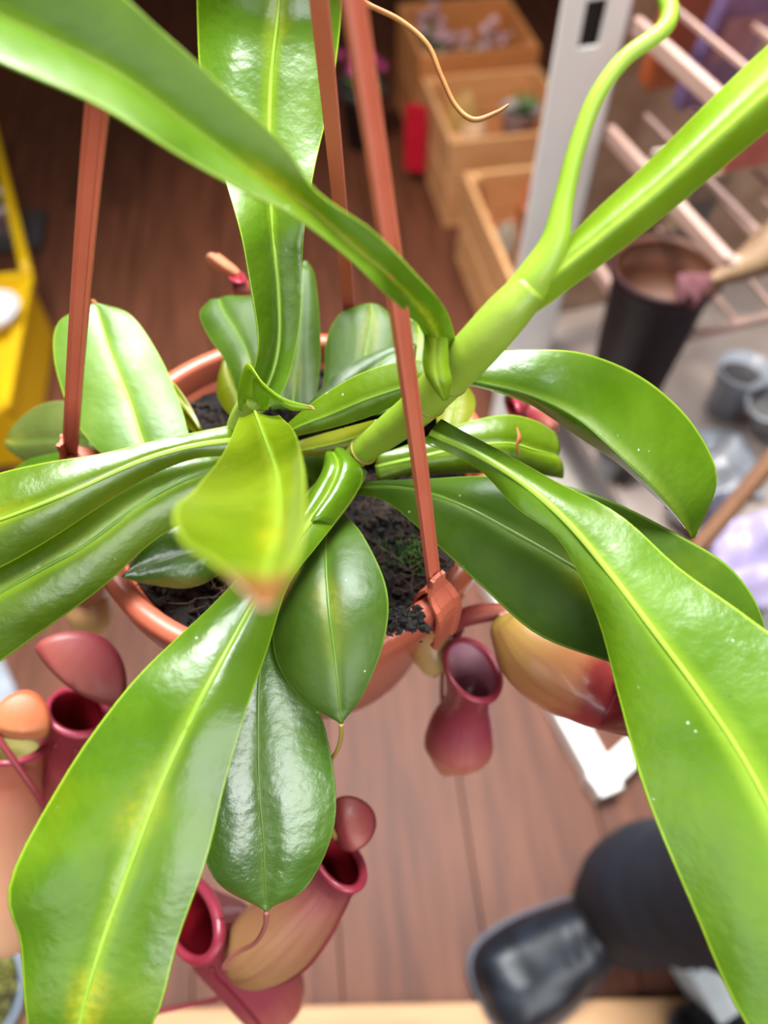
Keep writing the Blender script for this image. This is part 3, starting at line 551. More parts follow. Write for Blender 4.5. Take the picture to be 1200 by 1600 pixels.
def pitcher(spine, mouth, m, lip=1.9, inside=None, wings=None, label=None, nr=34, sides=28):
    """spine: (px,py,d,r_px) bottom -> neck; mouth: (cx,cy,d, ax,ay,ad, bx,by,bd) open ellipse"""
    cx, cy, cd = mouth[:3]; mc = P(cx, cy, cd)
    A = P(cx + mouth[3], cy + mouth[4], cd + mouth[5]) - mc; B = P(cx + mouth[6], cy + mouth[7], cd + mouth[8]) - mc
    pts = [tuple(P(x, y, d)) + (r*d/FPX,) for x, y, d, r in spine]
    S = cat_spline(pts, nr); C = [Vector(s[:3]) for s in S]; R = [max(s[3], 0.0003) for s in S]
    V = []; F = []; U = []
    for i in range(nr):
        t = (C[min(i + 1, nr - 1)] - C[max(i - 1, 0)]).normalized()
        e1 = (A - t*A.dot(t)).normalized(); e2 = t.cross(e1)
        if e2.dot(B) < 0: e2 = -e2
        for j in range(sides):
            a = 2*math.pi*j/sides; V.append(C[i] + (e1*math.cos(a) + e2*math.sin(a))*R[i]); U.append((j/sides, 0.9*i/(nr - 1)))
    n2 = 6; last = V[-sides:]
    for i in range(1, n2 + 1):
        f = i/n2; f2 = f*f*(3 - 2*f)
        for j in range(sides):
            a = 2*math.pi*j/sides; q = mc + A*math.cos(a) + B*math.sin(a)
            V.append(last[j].lerp(q, f2*0.6 + f*0.4)); U.append((j/sides, 0.9 + 0.1*f))
    tot = nr + n2
    for i in range(tot - 1):
        for j in range(sides): F.append((i*sides + j, i*sides + (j + 1) % sides, (i + 1)*sides + (j + 1) % sides, (i + 1)*sides + j))
    F.append(tuple(range(sides - 1, -1, -1)))
    o = mesh_obj('pitcher', V, F, m, plant, uvs=U)
    if label: o['label'] = label
    # inside wall: the same rings shrunk, from the mouth down to below the neck
    Vi = []; Fi = []; Ui = []; start = nr//3
    for i in range(start, tot):
        ringv = V[i*sides:(i + 1)*sides]; cen = sum(ringv, Vector())/sides
        for j in range(sides): Vi.append(cen + (ringv[j] - cen)*0.93); Ui.append((j/sides, i/tot))
    for i in range(tot - start - 1):
        for j in range(sides): Fi.append((i*sides + j, (i + 1)*sides + j, (i + 1)*sides + (j + 1) % sides, i*sides + (j + 1) % sides))
    Fi.append(tuple(range(sides)))
    mesh_obj('pitcher_lining', Vi, Fi, inside or M_in, o, uvs=Ui)
    lp = [tuple(mc + A*math.cos(t) + B*math.sin(t)) + (lip*.001*(1.0 + 0.25*math.cos(t)),) for t in [2*math.pi*k/24 for k in range(25)]]
    Vt, Ft, Ut = tube_mesh(lp, 73, 10, False); mesh_obj('lip', Vt, Ft, M_lip, o, uvs=Ut)
    if wings:
        for ang in wings:
            j = int(ang/360*sides) % sides
            pp = []
            for i in range(3, tot - 1, 3):
                cen = sum(V[i*sides:(i + 1)*sides], Vector())/sides
                pp.append(tuple(cen + (V[i*sides + j] - cen)*1.02) + (0.0009,))
            Vt, Ft, Ut = tube_mesh(pp, 40, 6, True); mesh_obj('wing', Vt, Ft, M_vein, o, uvs=Ut)
    return o
def lid(parent, pts, m, dome=0.3):
    """closed curved lid from (L,M,R) stations like a leaf"""
    L3 = [P(s[0], s[1], s[6] + s[7]) for s in pts]; M3 = [P(s[2], s[3], s[6]) for s in pts]; R3 = [P(s[4], s[5], s[6] + s[8]) for s in pts]
    n = 18; cs = 13
    Ls, Ms, Rs = [[Vector(q) for q in cat_spline(x, n)] for x in (L3, M3, R3)]
    V = []; F = []; U = []
    for i in range(n):
        t = (Ms[min(i + 1, n - 1)] - Ms[max(i - 1, 0)]); nn = (Rs[i] - Ls[i]).cross(t)
        nn = nn.normalized() if nn.length > 1e-12 else Vector((0, 0, 1))
        if nn.dot(Vector((0, 0, CAMZ)) - Ms[i]) < 0: nn = -nn
        for j in range(cs):
            c = j/(cs - 1)*2 - 1; E = Ls[i] if c < 0 else Rs[i]; s = abs(c)
            p = Ms[i].lerp(E, s); wd = (E - Ms[i]).length
            V.append(p - nn*(dome*wd*s*s)); U.append((j/(cs - 1), i/(n - 1)))
    for i in range(n - 1):
        for j in range(cs - 1): F.append((i*cs + j, i*cs + j + 1, (i + 1)*cs + j + 1, (i + 1)*cs + j))
    return mesh_obj('lid', V, F, m, parent, uvs=U, solid=0.0016, offset=0)

def disc_lid(parent, c, a, b, dome, m, n=9, seg=32):
    """rounded domed lid: centre, two half axes (px, py, depth offset)"""
    c0 = P(*c); A = P(c[0] + a[0], c[1] + a[1], c[2] + a[2]) - c0; B = P(c[0] + b[0], c[1] + b[1], c[2] + b[2]) - c0
    nn = A.cross(B).normalized()
    if nn.dot(Vector((0, 0, CAMZ)) - c0) < 0: nn = -nn
    V = []; F = []; U = []; rb = B.length
    for i in range(n):
        r = i/(n - 1)
        if i == 0: V.append(c0 + nn*rb*dome*.56); U.append((.5, .5)); continue
        for j in range(seg):
            t = 2*math.pi*j/seg; x = math.cos(t)*r; y = math.sin(t)*r
            V.append(c0 + A*x + B*y + nn*rb*dome*(0.5 - y*y - 0.35*x*x + 0.06*math.exp(-(y/.12)**2))); U.append((x*.5 + .5, y*.5 + .5))
    F += [(0, 1 + j, 1 + (j + 1) % seg) for j in range(seg)]
    for i in range(n - 2):
        for j in range(seg): F.append((1 + i*seg + j, 1 + (i + 1)*seg + j, 1 + (i + 1)*seg + (j + 1) % seg, 1 + i*seg + (j + 1) % seg))
    return mesh_obj('lid', V, F, m, parent, uvs=U, solid=0.0016, offset=0)
# small pink one under the front clip
p1 = pitcher([(715, 1208, .402, 6), (712, 1198, .402, 32), (716, 1168, .400, 53), (720, 1138, .394, 50), (728, 1106, .384, 38), (733, 1085, .374, 35)], (738, 1046, .362, 40, 6, .006, -10, -46, .012), GM['pink'], 1.7, M_inp, label='small pink pitcher with open oval mouth below the front clip')
tendril([(712, 1206, .402, 1.0), (700, 1160, .416, 1.0), (690, 1080, .41, 1.0), (700, 1000, .39, 1.0), (720, 960, .37, 1.0)], M_vein, p1)
disc_lid(p1, (700, 990, .378), (20, -12, .004), (10, 16, .004), .8, GM['lid'])
# yellow and red one lying to the right
p2 = pitcher([(782, 962, .345, 8), (790, 972, .345, 34), (815, 992, .343, 58), (850, 1022, .340, 70), (890, 1056, .337, 66), (925, 1082, .335, 54), (948, 1094, .334, 48)], (976, 1106, .330, 14, 42, .004, -10, -20, .028), GM['yellow'], 1.9, wings=(40,), label='yellow and red pitcher lying sideways under the big right leaf')
tube_px('tendril', [(780, 966, .346, 2.4), (800, 955, .348, 3.2), (770, 956, .352, 4.2), (735, 962, .356, 4.6), (706, 974, .362, 3.6), (672, 990, .37, 2)], GM['red'], p2, 12)
# pale bulb half hidden behind the clip
pitcher([(690, 1050, .378, 4), (684, 1044, .378, 22), (678, 1022, .376, 34), (672, 1000, .375, 34), (668, 980, .376, 28)], (664, 962, .378, 24, 4, 0, -3, -14, .02), GM['pale'], 1.2, label='pale yellow pitcher base hidden behind the pot clip')
# left one with long lid
p3 = pitcher([(84, 1330, .425, 8), (86, 1318, .422, 40), (92, 1270, .412, 50), (100, 1220, .402, 50), (106, 1180, .392, 46), (112, 1150, .384, 44)], (122, 1112, .374, 46, 8, .004, 6, -34, .012), GM['red'], 2.0, wings=(250, 290), label='red pitcher with long dark red lid at the left, beside the big lower leaf')
disc_lid(p3, (130, 1048, .357), (64, 46, .006), (-22, 27, .007), 1.2, GM['lid'])
# orange one at the very left
p4 = pitcher([(6, 1478, .42, 8), (8, 1462, .418, 40), (10, 1400, .408, 52), (12, 1320, .394, 52), (14, 1250, .382, 50), (16, 1200, .375, 48)], (18, 1168, .370, 50, -4, .004, 4, -22, .016), GM['orange'], 1.6, inside=mat('pitcher_inside_cream', rgb(200, 190, 110), rgb(216, 206, 140), rough=0.4), label='tall orange pitcher at the left edge')
disc_lid(p4, (32, 1128, .358), (46, 6, .004), (-8, 36, .004), .9, GM['lido'])
tendril([(-30, 1120, .352, 1.6), (0, 1158, .352, 1.6), (34, 1206, .355, 1.5), (64, 1250, .362, 1.4), (92, 1300, .378, 1.4)], M_vein, p4)
tendril([(6, 1476, .42, 1.6), (-30, 1495, .425, 1.4), (-110, 1440, .40, 1.3), (-190, 1280, .35, 1.2), (-228, 1120, .30, 1.1), (-225, 1058, .277, 1.0)], M_vein, p4)
tendril([(84, 1328, .425, 1.6), (60, 1360, .44, 1.4), (-60, 1370, .45, 1.3), (-180, 1200, .40, 1.2), (-245, 1000, .31, 1.1), (-235, 910, .268, 1.0)], M_vein, p3)
# ochre one, bottom centre
p5 = pitcher([(356, 1496, .372, 8), (370, 1494, .371, 40), (400, 1484, .368, 56), (440, 1456, .362, 62), (480, 1418, .356, 54), (508, 1388, .351, 42), (520, 1370, .348, 38)], (530, 1346, .344, 36, 10, .002, -8, -40, .012), GM['ochre'], 1.7, wings=(10, 330), label='ochre and red pitcher curving up beneath the glossy leaf')
disc_lid(p5, (546, 1286, .335), (10, 42, -.004), (-34, 8, .002), .9, GM['lid'])
# wide red mouth behind the big lower left leaf
p6 = pitcher([(440, 1590, .43, 6), (432, 1580, .428, 36), (424, 1555, .424, 54), (404, 1525, .414, 60), (372, 1490, .400, 60), (342, 1462, .388, 58)], (298, 1434, .372, 44, 6, -.014, -8, -62, .014), GM['pink'], 2.4, wings=(300,), label='pink pitcher with wide dark red mouth, half behind the lower left leaf')
tendril([(432, 1582, .428, 1.4), (380, 1556, .432, 1.4), (320, 1566, .436, 1.4), (250, 1580, .44, 1.4), (150, 1600, .44, 1.4)], M_vein, p6)
# faint bulb under the rim at left
pitcher([(140, 990, .42, 6), (142, 980, .42, 26), (140, 955, .416, 36), (136, 930, .412, 34)], (132, 905, .41, 30, 3, 0, -2, -14, .02), GM['pale'], 1.2, label='faint pale pitcher base below the left of the rim')
# magenta one behind the torn leaf
pitcher([(868, 676, .40, 5), (860, 668, .40, 22), (842, 652, .40, 28), (820, 642, .40, 26)], (800, 634, .40, 4, 18, 0, -8, -4, .02), GM['red'], 1.4, label='small magenta pitcher behind the torn leaf')
# dried brown one behind
p9 = pitcher([(384, 466, .39, 4), (382, 460, .39, 14), (378, 448, .389, 16), (374, 440, .388, 12)], (370, 433, .387, 12, 2, 0, -2, -8, .01), GM['red'], .8, label='small dried pitcher with curled brown lid behind the tall leaf')
lid(p9, [(366, 432, 370, 430, 376, 428, .386, 0, 0), (346, 426, 352, 418, 362, 414, .382, .003, .003), (324, 412, 332, 402, 342, 398, .380, .003, .003), (322, 400, 326, 397, 332, 394, .380, 0, 0)], mat('dried_lid', rgb(160, 90, 62), rgb(190, 120, 84), rough=0.6), 0.4)

# ------------------------------------------------------------------ shelving rack on the right
M_white = mat('white_powder_coat', rgb(246, 245, 243), rgb(250, 249, 247), rough=0.4, scale=4)
M_pinkw = mat('pinkish_white_edge', rgb(180, 148, 138), rgb(190, 158, 148), rough=0.5, scale=4)
M_slot = mat('dark_slot', rgb(30, 22, 20), rgb(36, 28, 26), rough=0.8)
rack = empty('shelf_rack', (0.22, 0.88, 0), 'white metal shelf rack with slotted upright post and low base frame', 'shelf rack')
rd = Vector((0.30, -0.954, 0)).normalized()          # out towards the aisle
rw = Vector((-rd.y, rd.x, 0))                        # along the shelf
if rw.x < 0: rw = -rw
RZ = math.atan2(rw.y, rw.x)
pb = Vector((0.218, 0.88, 0))
# post front plate with slots: plate strips left/right of the slots + bridges
W_ = 0.078; SLW = 0.024; H = 1.02; zs = []; z = 0.04
def plate(name, c, sx, sy, sz, m, par): return box(name, c, (sx, sy, sz), m, par, rz=RZ, bevel=0.001)
post = plate('post', pb - rw*(W_/2 - (W_ - SLW)/4) + Vector((0, 0, H/2)), (W_ - SLW)/2, 0.004, H, M_white, rack)
plate('post_strip', pb + rw*(W_/2 - (W_ - SLW)/4) + Vector((0, 0, H/2)), (W_ - SLW)/2, 0.004, H, M_white, post)
step = 0.34; zz = 0.0; slot_z = 0.785; SH = 0.045
edges = [0.0]; k = slot_z - 2*step
while k < H:
    if k - SH/2 > 0: edges += [k - SH/2, k + SH/2]
    k += step
edges.append(H)
for i in range(0, len(edges), 2):
    a0, a1 = edges[i], edges[i + 1]
    plate('post_bridge', pb + Vector((0, 0, (a0 + a1)/2)), SLW, 0.004, a1 - a0, M_white, post)
box('post_back', pb - rd*0.012 + Vector((0, 0, H/2)), (SLW + .012, 0.003, H), M_slot, post, rz=RZ, bevel=0)
box('post_flange', pb + rw*(W_/2) - rd*0.015 + Vector((0, 0, H/2)), (0.004, 0.034, H), mat('cool_white', rgb(206, 218, 230), rough=0.35), post, rz=RZ, bevel=0.001)
box('post_edge', pb + rw*(W_/2 + 0.012) - rd*0.034 + Vector((0, 0, H/2)), (0.022, 0.006, H), M_pinkw, post, rz=RZ, bevel=0.001)
# base frame
def bar(name, p, q, wv, h, m, par, bevel=0.002):
    p = Vector(p); q = Vector(q); d = q - p
    return box(name, (p + q)/2, (d.length, wv, h), m, par, rz=math.atan2(d.y, d.x), bevel=bevel)
c0 = PZ(934, 1262); c1 = PZ(786, 985); c2 = PZ(1040, 1160)
dl = (c1 - c0).normalized(); df = (c2 - c0).normalized()
bar('base_rail', c0 + df*0.018 + Vector((0, 0, .02)), c1 + df*0.018 + dl*0.30 + Vector((0, 0, .02)), 0.036, 0.04, M_white, rack)
bar('base_rail', c0 + dl*0.022 + Vector((0, 0, .0195)), c0 + df*0.75 + dl*0.022 + Vector((0, 0, .0195)), 0.036, 0.04, M_white, rack)
q1 = c0 + dl*0.155
V = [q1, q1 + df*0.7, q1 + df*0.7 + dl*0.42, q1 + dl*0.42]
V = [v + Vector((0, 0, .030)) for v in V] + [v + Vector((0, 0, .046)) for v in V]
mesh_obj('base_deck', V, [(3, 2, 1, 0), (4, 5, 6, 7), (0, 1, 5, 4), (1, 2, 6, 5), (2, 3, 7, 6), (3, 0, 4, 7)], M_white, rack, smooth=False)
# shelves: side bracket + shelf board; higher ones are narrow
M_shelf = mat('grey_shelf', rgb(138, 124, 118), rgb(160, 146, 140), rough=0.5, scale=6)
for zz, depth in ((0.777, 0.20), (0.66, 0.26), (0.50, 0.2)):
    s0 = pb + rw*0.052 + Vector((0, 0, zz))
    bar('shelf_bracket', s0, s0 + rd*depth, 0.010, 0.018, M_pinkw, rack)
    bar('shelf_front', s0 + rd*depth, s0 + rd*depth + rw*0.85, 0.010, 0.012, M_pinkw, rack)
    for q in range(1, 14):
        bar('shelf_rod', s0 + rw*0.06*q - rd*0.02, s0 + rw*0.06*q + rd*depth, 0.005, 0.005, M_pinkw, rack, 0)
sh0 = pb + rw*0.50 + rd*0.17 + Vector((0, 0, 0.29))
box('shelf_board', sh0, (0.96, 0.52, 0.02), M_shelf, rack, rz=RZ)
box('shelf_back', pb + rw*0.52 - rd*0.10 + Vector((0, 0, 0.52)), (0.96, 0.012, 1.0), mat('hessian_back', rgb(150, 116, 94), rgb(176, 146, 124), rough=0.8, scale=20), rack, rz=RZ)

# packs hanging / standing on the wire shelves
def pack(name, px, py, z, w_, h_, t_, c1, c2, label, cat, tilt=0.0, lift=0.0, group=None, band=None):
    p = PZ(px, py, z)
    M = Matrix.Rotation(RZ, 3, 'Z') @ Matrix.Rotation(tilt, 3, 'X')
    m = mat(name + '_print', rgb(*c1), rgb(*c2), rough=0.35, scale=40)
    e = empty(name, p, label, cat, group)
    V, F = box_mesh(p + M @ Vector((0, 0, h_/2)), (w_, t_, h_), rot=M); mesh_obj('bag', V, F, m, e, smooth=False, bevel=0.004)
    V, F = box_mesh(p + M @ Vector((0, 0, h_ + 0.008)), (w_, t_*0.25, 0.02), rot=M); mesh_obj('sealed_top', V, F, mat(name + '_seal', rgb(210, 200, 190), rough=0.4), e, smooth=False)
    if band:
        V, F = box_mesh(p + M @ Vector((0, -t_/2 - 0.0008, h_*0.55)), (w_*0.7, 0.0016, h_*0.3), rot=M); mesh_obj('label_patch', V, F, mat(name + '_band', rgb(*band), rough=0.5), e, smooth=False)
    return e
pack('seed_pack', 1092, 160, 0.677, 0.07, 0.16, 0.022, (104, 84, 128), (128, 108, 156), 'purple packet standing on the wire shelf, beside the white post', 'packet', 0.2, band=(160, 130, 140))
pack('seed_pack', 1176, 250, 0.677, 0.09, 0.18, 0.024, (190, 88, 72), (206, 116, 98), 'red packet standing on the wire shelf, right of the purple one', 'packet', 0.2, band=(206, 150, 136))
pack('clay_pack', 1030, 130, 0.677, 0.05, 0.13, 0.03, (170, 84, 44), (186, 104, 60), 'rust-orange packet behind the curled shoot tip', 'packet', 0.1)
pack('bark_pack', 990, 372, 0.517, 0.05, 0.12, 0.02, (120, 88, 62), (176, 142, 112), 'brown patterned packet on the lower wire shelf, next to the post', 'packet', 0.15, band=(190, 84, 50))
pack('bark_pack', 1052, 392, 0.517, 0.05, 0.13, 0.02, (128, 104, 84), (182, 158, 136), 'tan packet behind the rolled leaf on lower wire shelf', 'packet', 0.15, band=(120, 110, 104))
# tall dark vase on the lower shelf
M_maroon = mat('maroon_plastic', rgb(30, 5, 14), rgb(40, 10, 20), rough=0.6, scale=6, spec=0.2)
M_tan = mat('brown_inside', rgb(96, 60, 44), rgb(120, 78, 56), rough=0.6, scale=10)
vc = PZ(1042, 418, 0.585); vase = empty('tall_pot', (vc.x, vc.y, 0.30), 'tall dark maroon pot on the grey shelf, behind the arched leaf', 'pot')
vb = Vector((vc.x, vc.y, 0.301))
lathe('pot_wall', [(0.0005, 0.0), (0.040, 0.0), (0.044, 0.05), (0.058, 0.27), (0.063, 0.272), (0.066, 0.284), (0.063, 0.288), (0.060, 0.283), (0.054, 0.24), (0.042, 0.05), (0.0005, 0.045)], vb, M_maroon, vase, 40)
lathe('pot_lining', [(0.0555, 0.268), (0.0605, 0.2845), (0.0595, 0.2845), (0.0535, 0.24), (0.050, 0.22), (0.0005, 0.218)], vb + Vector((0, 0, 0.0005)), M_tan, vase, 40)
# tan dried pitcher poking in from the right
dp = empty('dried_pitcher', P(1215, 420, .80) - Vector((0, 0, .3)), 'tan dried pitcher with pink tip leaning in from the right edge', 'dried plant')
tube_px('dried_tube', [(1300, 330, .78, 32), (1220, 380, .78, 26), (1165, 414, .78, 16), (1130, 430, .78, 9), (1110, 438, .78, 6)], mat('dried_tan', rgb(112, 84, 60), rgb(146, 118, 88), rough=0.7, scale=25, bump=.3), dp, 14)
tube_px('pink_tip', [(1118, 434, .78, 5), (1100, 442, .775, 10), (1082, 450, .77, 17), (1072, 458, .765, 19), (1071, 459, .765, 2)], mat('dried_pink', rgb(92, 48, 56), rgb(122, 78, 80), rough=0.7, scale=30), dp, 10, None, .35, (0.2, -.6, .7))
tube_w('stalk', [tuple(P(1300, 340, .78)) + (.012,), tuple(P(1330, 480, .85)) + (.010,), tuple(PZ(1340, 640, 0.302)) + (.010,)], M_tan, dp, 10)

# clutter on the grey shelf
M_clear = mat('clear_plastic', rgb(176, 180, 190), rgb(140, 144, 152), rough=0.22, scale=20, coat=0.4)
M_dkg = mat('dark_grey_plastic', rgb(52, 48, 50), rgb(64, 60, 60), rough=0.5)
def plant_cup(px, py, z, r, h, m, label, tilt=(0, 0), inner=None, name='plastic_cup'):
    p = PZ(px, py, z); e = empty(name, p, label, 'cup' if 'cup' in name else 'pot')
    M = Matrix.Rotation(tilt[0], 3, 'X') @ Matrix.Rotation(tilt[1], 3, 'Y')
    off = Vector((0, 0, r*max(abs(math.sin(tilt[0])), abs(math.sin(tilt[1])))*0.8))
    lathe('cup_wall', [(0.0005, 0), (r*.74, 0), (r*.98, h*.93), (r*1.06, h*.94), (r*1.06, h), (r*.97, h), (r*.70, h*.05), (0.0005, h*.05)], p + off, m, e, 28, M)
    if inner is not None: lathe('fill', [(0.0005, h*.82), (r*.6, h*.80), (r*.92, h*.78)], p + off, inner, e, 24, M)
    return e
plant_cup(1130, 640, .301, .035, .085, M_clear, 'clear plastic cup on the grey shelf, right of the maroon pot', (0.0, 0.0), M_dkg)
plant_cup(1050, 800, .301, .034, .06, M_clear, 'clear plastic cup tipped on the grey shelf, behind the arched leaf tip', (1.0, .5))
plant_cup(1195, 670, .301, .034, .075, M_clear, 'clear plastic cup on the grey shelf by the right edge of the picture', (0.2, -.3), M_dkg)
plant_cup(955, 735, .301, .03, .05, M_dkg, 'small dark grey pot on the shelf, below the maroon pot', (0, 0), M_soil, name='nursery_pot')
# plastic film heap
def film(name, px, py, z, sx, sy, m, label, cat, seed, amp=0.02):
    p = PZ(px, py, z); V = []; F = []; n = 22
    for i in range(n):
        for j in range(n):
            x = (i/(n - 1) - .5)*sx; y = (j/(n - 1) - .5)*sy
            e = max(0, 1 - (abs(2*x/sx)**3 + abs(2*y/sy)**3)*.5)
            V.append(p + Vector((x, y, 0.004 + amp*e*(0.9 + 1.2*noise.noise(Vector((x*30 + seed, y*30, seed)))))))
    for i in range(n - 1):
        for j in range(n - 1): F.append((i*n + j, (i + 1)*n + j, (i + 1)*n + j + 1, i*n + j + 1))
    return tag(mesh_obj(name, V, F, m, None, solid=0.0015), label, cat)
film('plastic_film', 1110, 730, .301, .12, .12, M_clear, 'crumpled clear plastic film on the grey shelf', 'plastic film', 3.3)
M_lav = mat('lavender_plastic', rgb(164, 152, 192), rgb(184, 172, 206), rough=0.35, scale=10)
film('lavender_bag', 1205, 895, .301, .16, .13, M_lav, 'lavender plastic bag at the right edge, behind the big leaf', 'bag', 7.7, 0.05)
# leaning wooden stick
tag(tube_w('wooden_stick', [tuple(P(1262, 655, .80)) + (.010,), tuple(P(1180, 750, .83)) + (.010,), tuple(P(1090, 856, .86)) + (.010,), tuple(P(1010, 950, .885)) + (.010,)], mat('stick_brown', rgb(112, 76, 54), rgb(134, 94, 68), rough=0.6, scale=20), None, 10), 'brown wooden stick lying diagonally at the right behind the arched leaf', 'stick')

# ------------------------------------------------------------------ wooden crates in the aisle
M_crate = mat('crate_wood', rgb(226, 164, 108), rgb(238, 184, 132), rough=0.55, scale=6, stretch=(1, 6, 6), bump=0.1, rand=0.10)
M_crate2 = mat('crate_wood_dark', rgb(214, 140, 84), rgb(226, 156, 100), rough=0.55, scale=6, bump=0.1, rand=0.10)
cd = Vector((-0.09, 0.48, 0)).normalized(); cw = Vector((cd.y, -cd.x, 0)); CRZ = math.atan2(cw.y, cw.x)
def crate(o0, lx, ly, h, m, label, rows=2):
    """o0: near left corner on the floor; lx along cw, ly along cd"""
    o0 = Vector(o0); t = 0.012; e = empty('wooden_crate', o0 + cw*lx/2 + cd*ly/2, label, 'crate')
    def slat(name, c, sx, sy, sz): return box(name, o0 + cw*c[0] + cd*c[1] + Vector((0, 0, c[2])), (sx, sy, sz), m, e, rz=CRZ, bevel=0.002)
    slat('base_board', (lx/2, ly/2, t/2), lx, ly, t)
    for r in range(rows):
        hh = (h - t)/rows; zc = t + hh*(r + .5)
        slat('side_slat', (t/2, ly/2, zc), t, ly, hh - .006); slat('side_slat', (lx - t/2, ly/2, zc), t, ly, hh - .006)
        slat('end_slat', (lx/2, t/2, zc), lx - 2*t - .001, t, hh - .006); slat('end_slat', (lx/2, ly - t/2, zc), lx - 2*t - .001, t, hh - .006)
    for (a, b3) in ((t*1.9, t*1.9), (lx - t*1.9, t*1.9), (t*1.9, ly - t*1.9), (lx - t*1.9, ly - t*1.9)): slat('corner_post', (a, b3, t + (h - t)/2), t*1.6, t*1.6, h - t - .002)
    return e
k1 = PZ(694, 356)
crate(k1, 0.30, 0.30, 0.22, M_crate, 'wooden crate with a red tag and wrapped goods, middle of three')
k2 = k1 + cd*0.315; crate(k2, 0.30, 0.30, 0.26, M_crate2, 'wooden crate holding pink flowers, farthest of the three')
k3 = k1 - cd*0.56 + cw*0.0; crate(k3, 0.28, 0.44, 0.22, M_crate, 'wooden crate with a terracotta pot, nearest of the three')
# red tag on the left side
M_redtag = mat('red_tag', rgb(196, 12, 44), rgb(208, 20, 54), rough=0.5)
rt = k1 + cd*0.20 - cw*0.034 + Vector((0, 0, 0.12))
tag(box('red_tag', rt, (0.055, 0.005, 0.17), M_redtag, None, rz=CRZ - .5, bevel=0.001), 'bright red tag hanging on the side of the middle crate', 'tag')
# things in crates
def bundle(name, c, r, h, m, label, cat, seed):
    V = []; F = []; n = 20; k = 12
    for i in range(k):
        f = i/(k - 1)*math.pi
        for j in range(n):
            a = 2*math.pi*j/n; d = Vector((math.sin(f)*math.cos(a), math.sin(f)*math.sin(a), math.cos(f)))
            q = 1 + 0.25*noise.noise(d*2.3 + Vector((seed, seed, 0)))
            V.append(Vector(c) + Vector((d.x*r*q, d.y*r*q, h/2 + d.z*h/2*q)))
    for i in range(k - 1):
        for j in range(n): F.append((i*n + j, (i + 1)*n + j, (i + 1)*n + (j + 1) % n, i*n + (j + 1) % n))
    return tag(mesh_obj(name, V, F, m, None), label, cat)
M_paper = mat('kraft_paper', rgb(214, 168, 126), rgb(226, 186, 148), rough=0.6, scale=14, bump=.3)
M_yel = mat('ochre_wrap', rgb(196, 150, 80), rgb(214, 176, 110), rough=0.5, scale=14, bump=.3)
bundle('wrapped_bulb', k1 + cw*.08 + cd*.085 + Vector((0, 0, .013)), .045, .20, M_paper, 'crumpled kraft paper bundle in the middle crate, near the red tag', 'bundle', 1.0)
bundle('wrapped_bulb', k1 + cw*.085 + cd*.21 + Vector((0, 0, .013)), .045, .20, M_yel, 'ochre wrapped bundle at the back of the middle crate', 'bundle', 4.0)
M_lilac = mat('lilac_cup', rgb(206, 188, 196), rgb(216, 200, 206), rough=0.4)
cup = empty('flower_cup', k1 + cw*.20 + cd*.12 + Vector((0, 0, .013)), 'lilac-white cup with a green sprig in the middle crate', 'cup')
lathe('cup_wall', [(0.0005, 0), (.030, 0), (.044, .20), (.047, .204), (.042, .202), (.028, .01), (.0005, .01)], ORG[cup.name], M_lilac, cup, 28)
lathe('fill', [(0.0005, .188), (.03, .186), (.040, .182)], ORG[cup.name], M_soil, cup, 24)
M_sprig = mat('sprig_green', rgb(90, 130, 60), rgb(120, 156, 80), rough=0.5)
def tuft(name, c, n, L, m, parent, wd=.006, spread=.8):
    V = []; F = []; c = Vector(c)
    for i in range(n):
        d = Vector((random.gauss(0, spread), random.gauss(0, spread), 1)).normalized()*L*random.uniform(.6, 1.1); s = d.cross(Vector((random.random(), random.random(), .2))).normalized()*wd
        k = len(V); V += [c, c + d*.5 + s + Vector((0, 0, .004)), c + d, c + d*.5 - s + Vector((0, 0, .004)), c + d*.5 + Vector((0, 0, -.001))]
        F += [(k, k + 1, k + 4), (k + 1, k + 2, k + 4), (k + 2, k + 3, k + 4), (k + 3, k, k + 4)]
    return mesh_obj(name, V, F, m, parent, solid=.0008)
tuft('sprig', ORG[cup.name] + Vector((0.01, 0, .186)), 16, .06, M_sprig, cup, .007)
# flowers in the far crate
M_pot = mat('terracotta_clay', rgb(168, 84, 50), rgb(184, 98, 60), rough=0.7, scale=10)
M_petal = mat('pink_petal', rgb(200, 150, 170), rgb(226, 196, 206), rough=0.5, scale=30)
M_mag = mat('magenta_petal', rgb(176, 50, 120), rgb(196, 70, 140), rough=0.5, scale=30)
def flower_pot(c, r, h, mp, mf, label, seed, pet=18):
    e = empty('flower_pot', c, label, 'potted flower'); c = Vector(c)
    lathe('pot_wall', [(0.0005, 0), (r*.74, 0), (r*.95, h*.8), (r*1.08, h*.8), (r*1.1, h), (r*.98, h), (r*.9, h*.8), (r*.7, h*.1), (0.0005, h*.1)], c, mp, e, 28)
    lathe('soil', [(0.0005, h*.82), (r*.91, h*.8)], c, M_soil, e, 24)
    tuft('foliage', c + Vector((0, 0, h*.8)), 12, h*.5, M_sprig, e, .008)
    if mf:
        V = []; F = []; random.seed(seed)
        for i in range(pet):
            q = c + Vector((random.gauss(0, r*.5), random.gauss(0, r*.5), h*1.1 + random.random()*h*.3)); nn = Vector((random.gauss(0, .5), random.gauss(0, .5), 1)).normalized(); e1 = nn.orthogonal().normalized(); e2 = nn.cross(e1)
            k = len(V); V.append(q - nn*.004)
            for j in range(10):
                a = 2*math.pi*j/10; rr = .016*(1 if j % 2 else .6); V.append(q + (e1*math.cos(a) + e2*math.sin(a))*rr)
            F += [(k, k + 1 + j, k + 1 + (j + 1) % 10) for j in range(10)]
        mesh_obj('blossoms', V, F, mf, e, solid=.001)
    return e
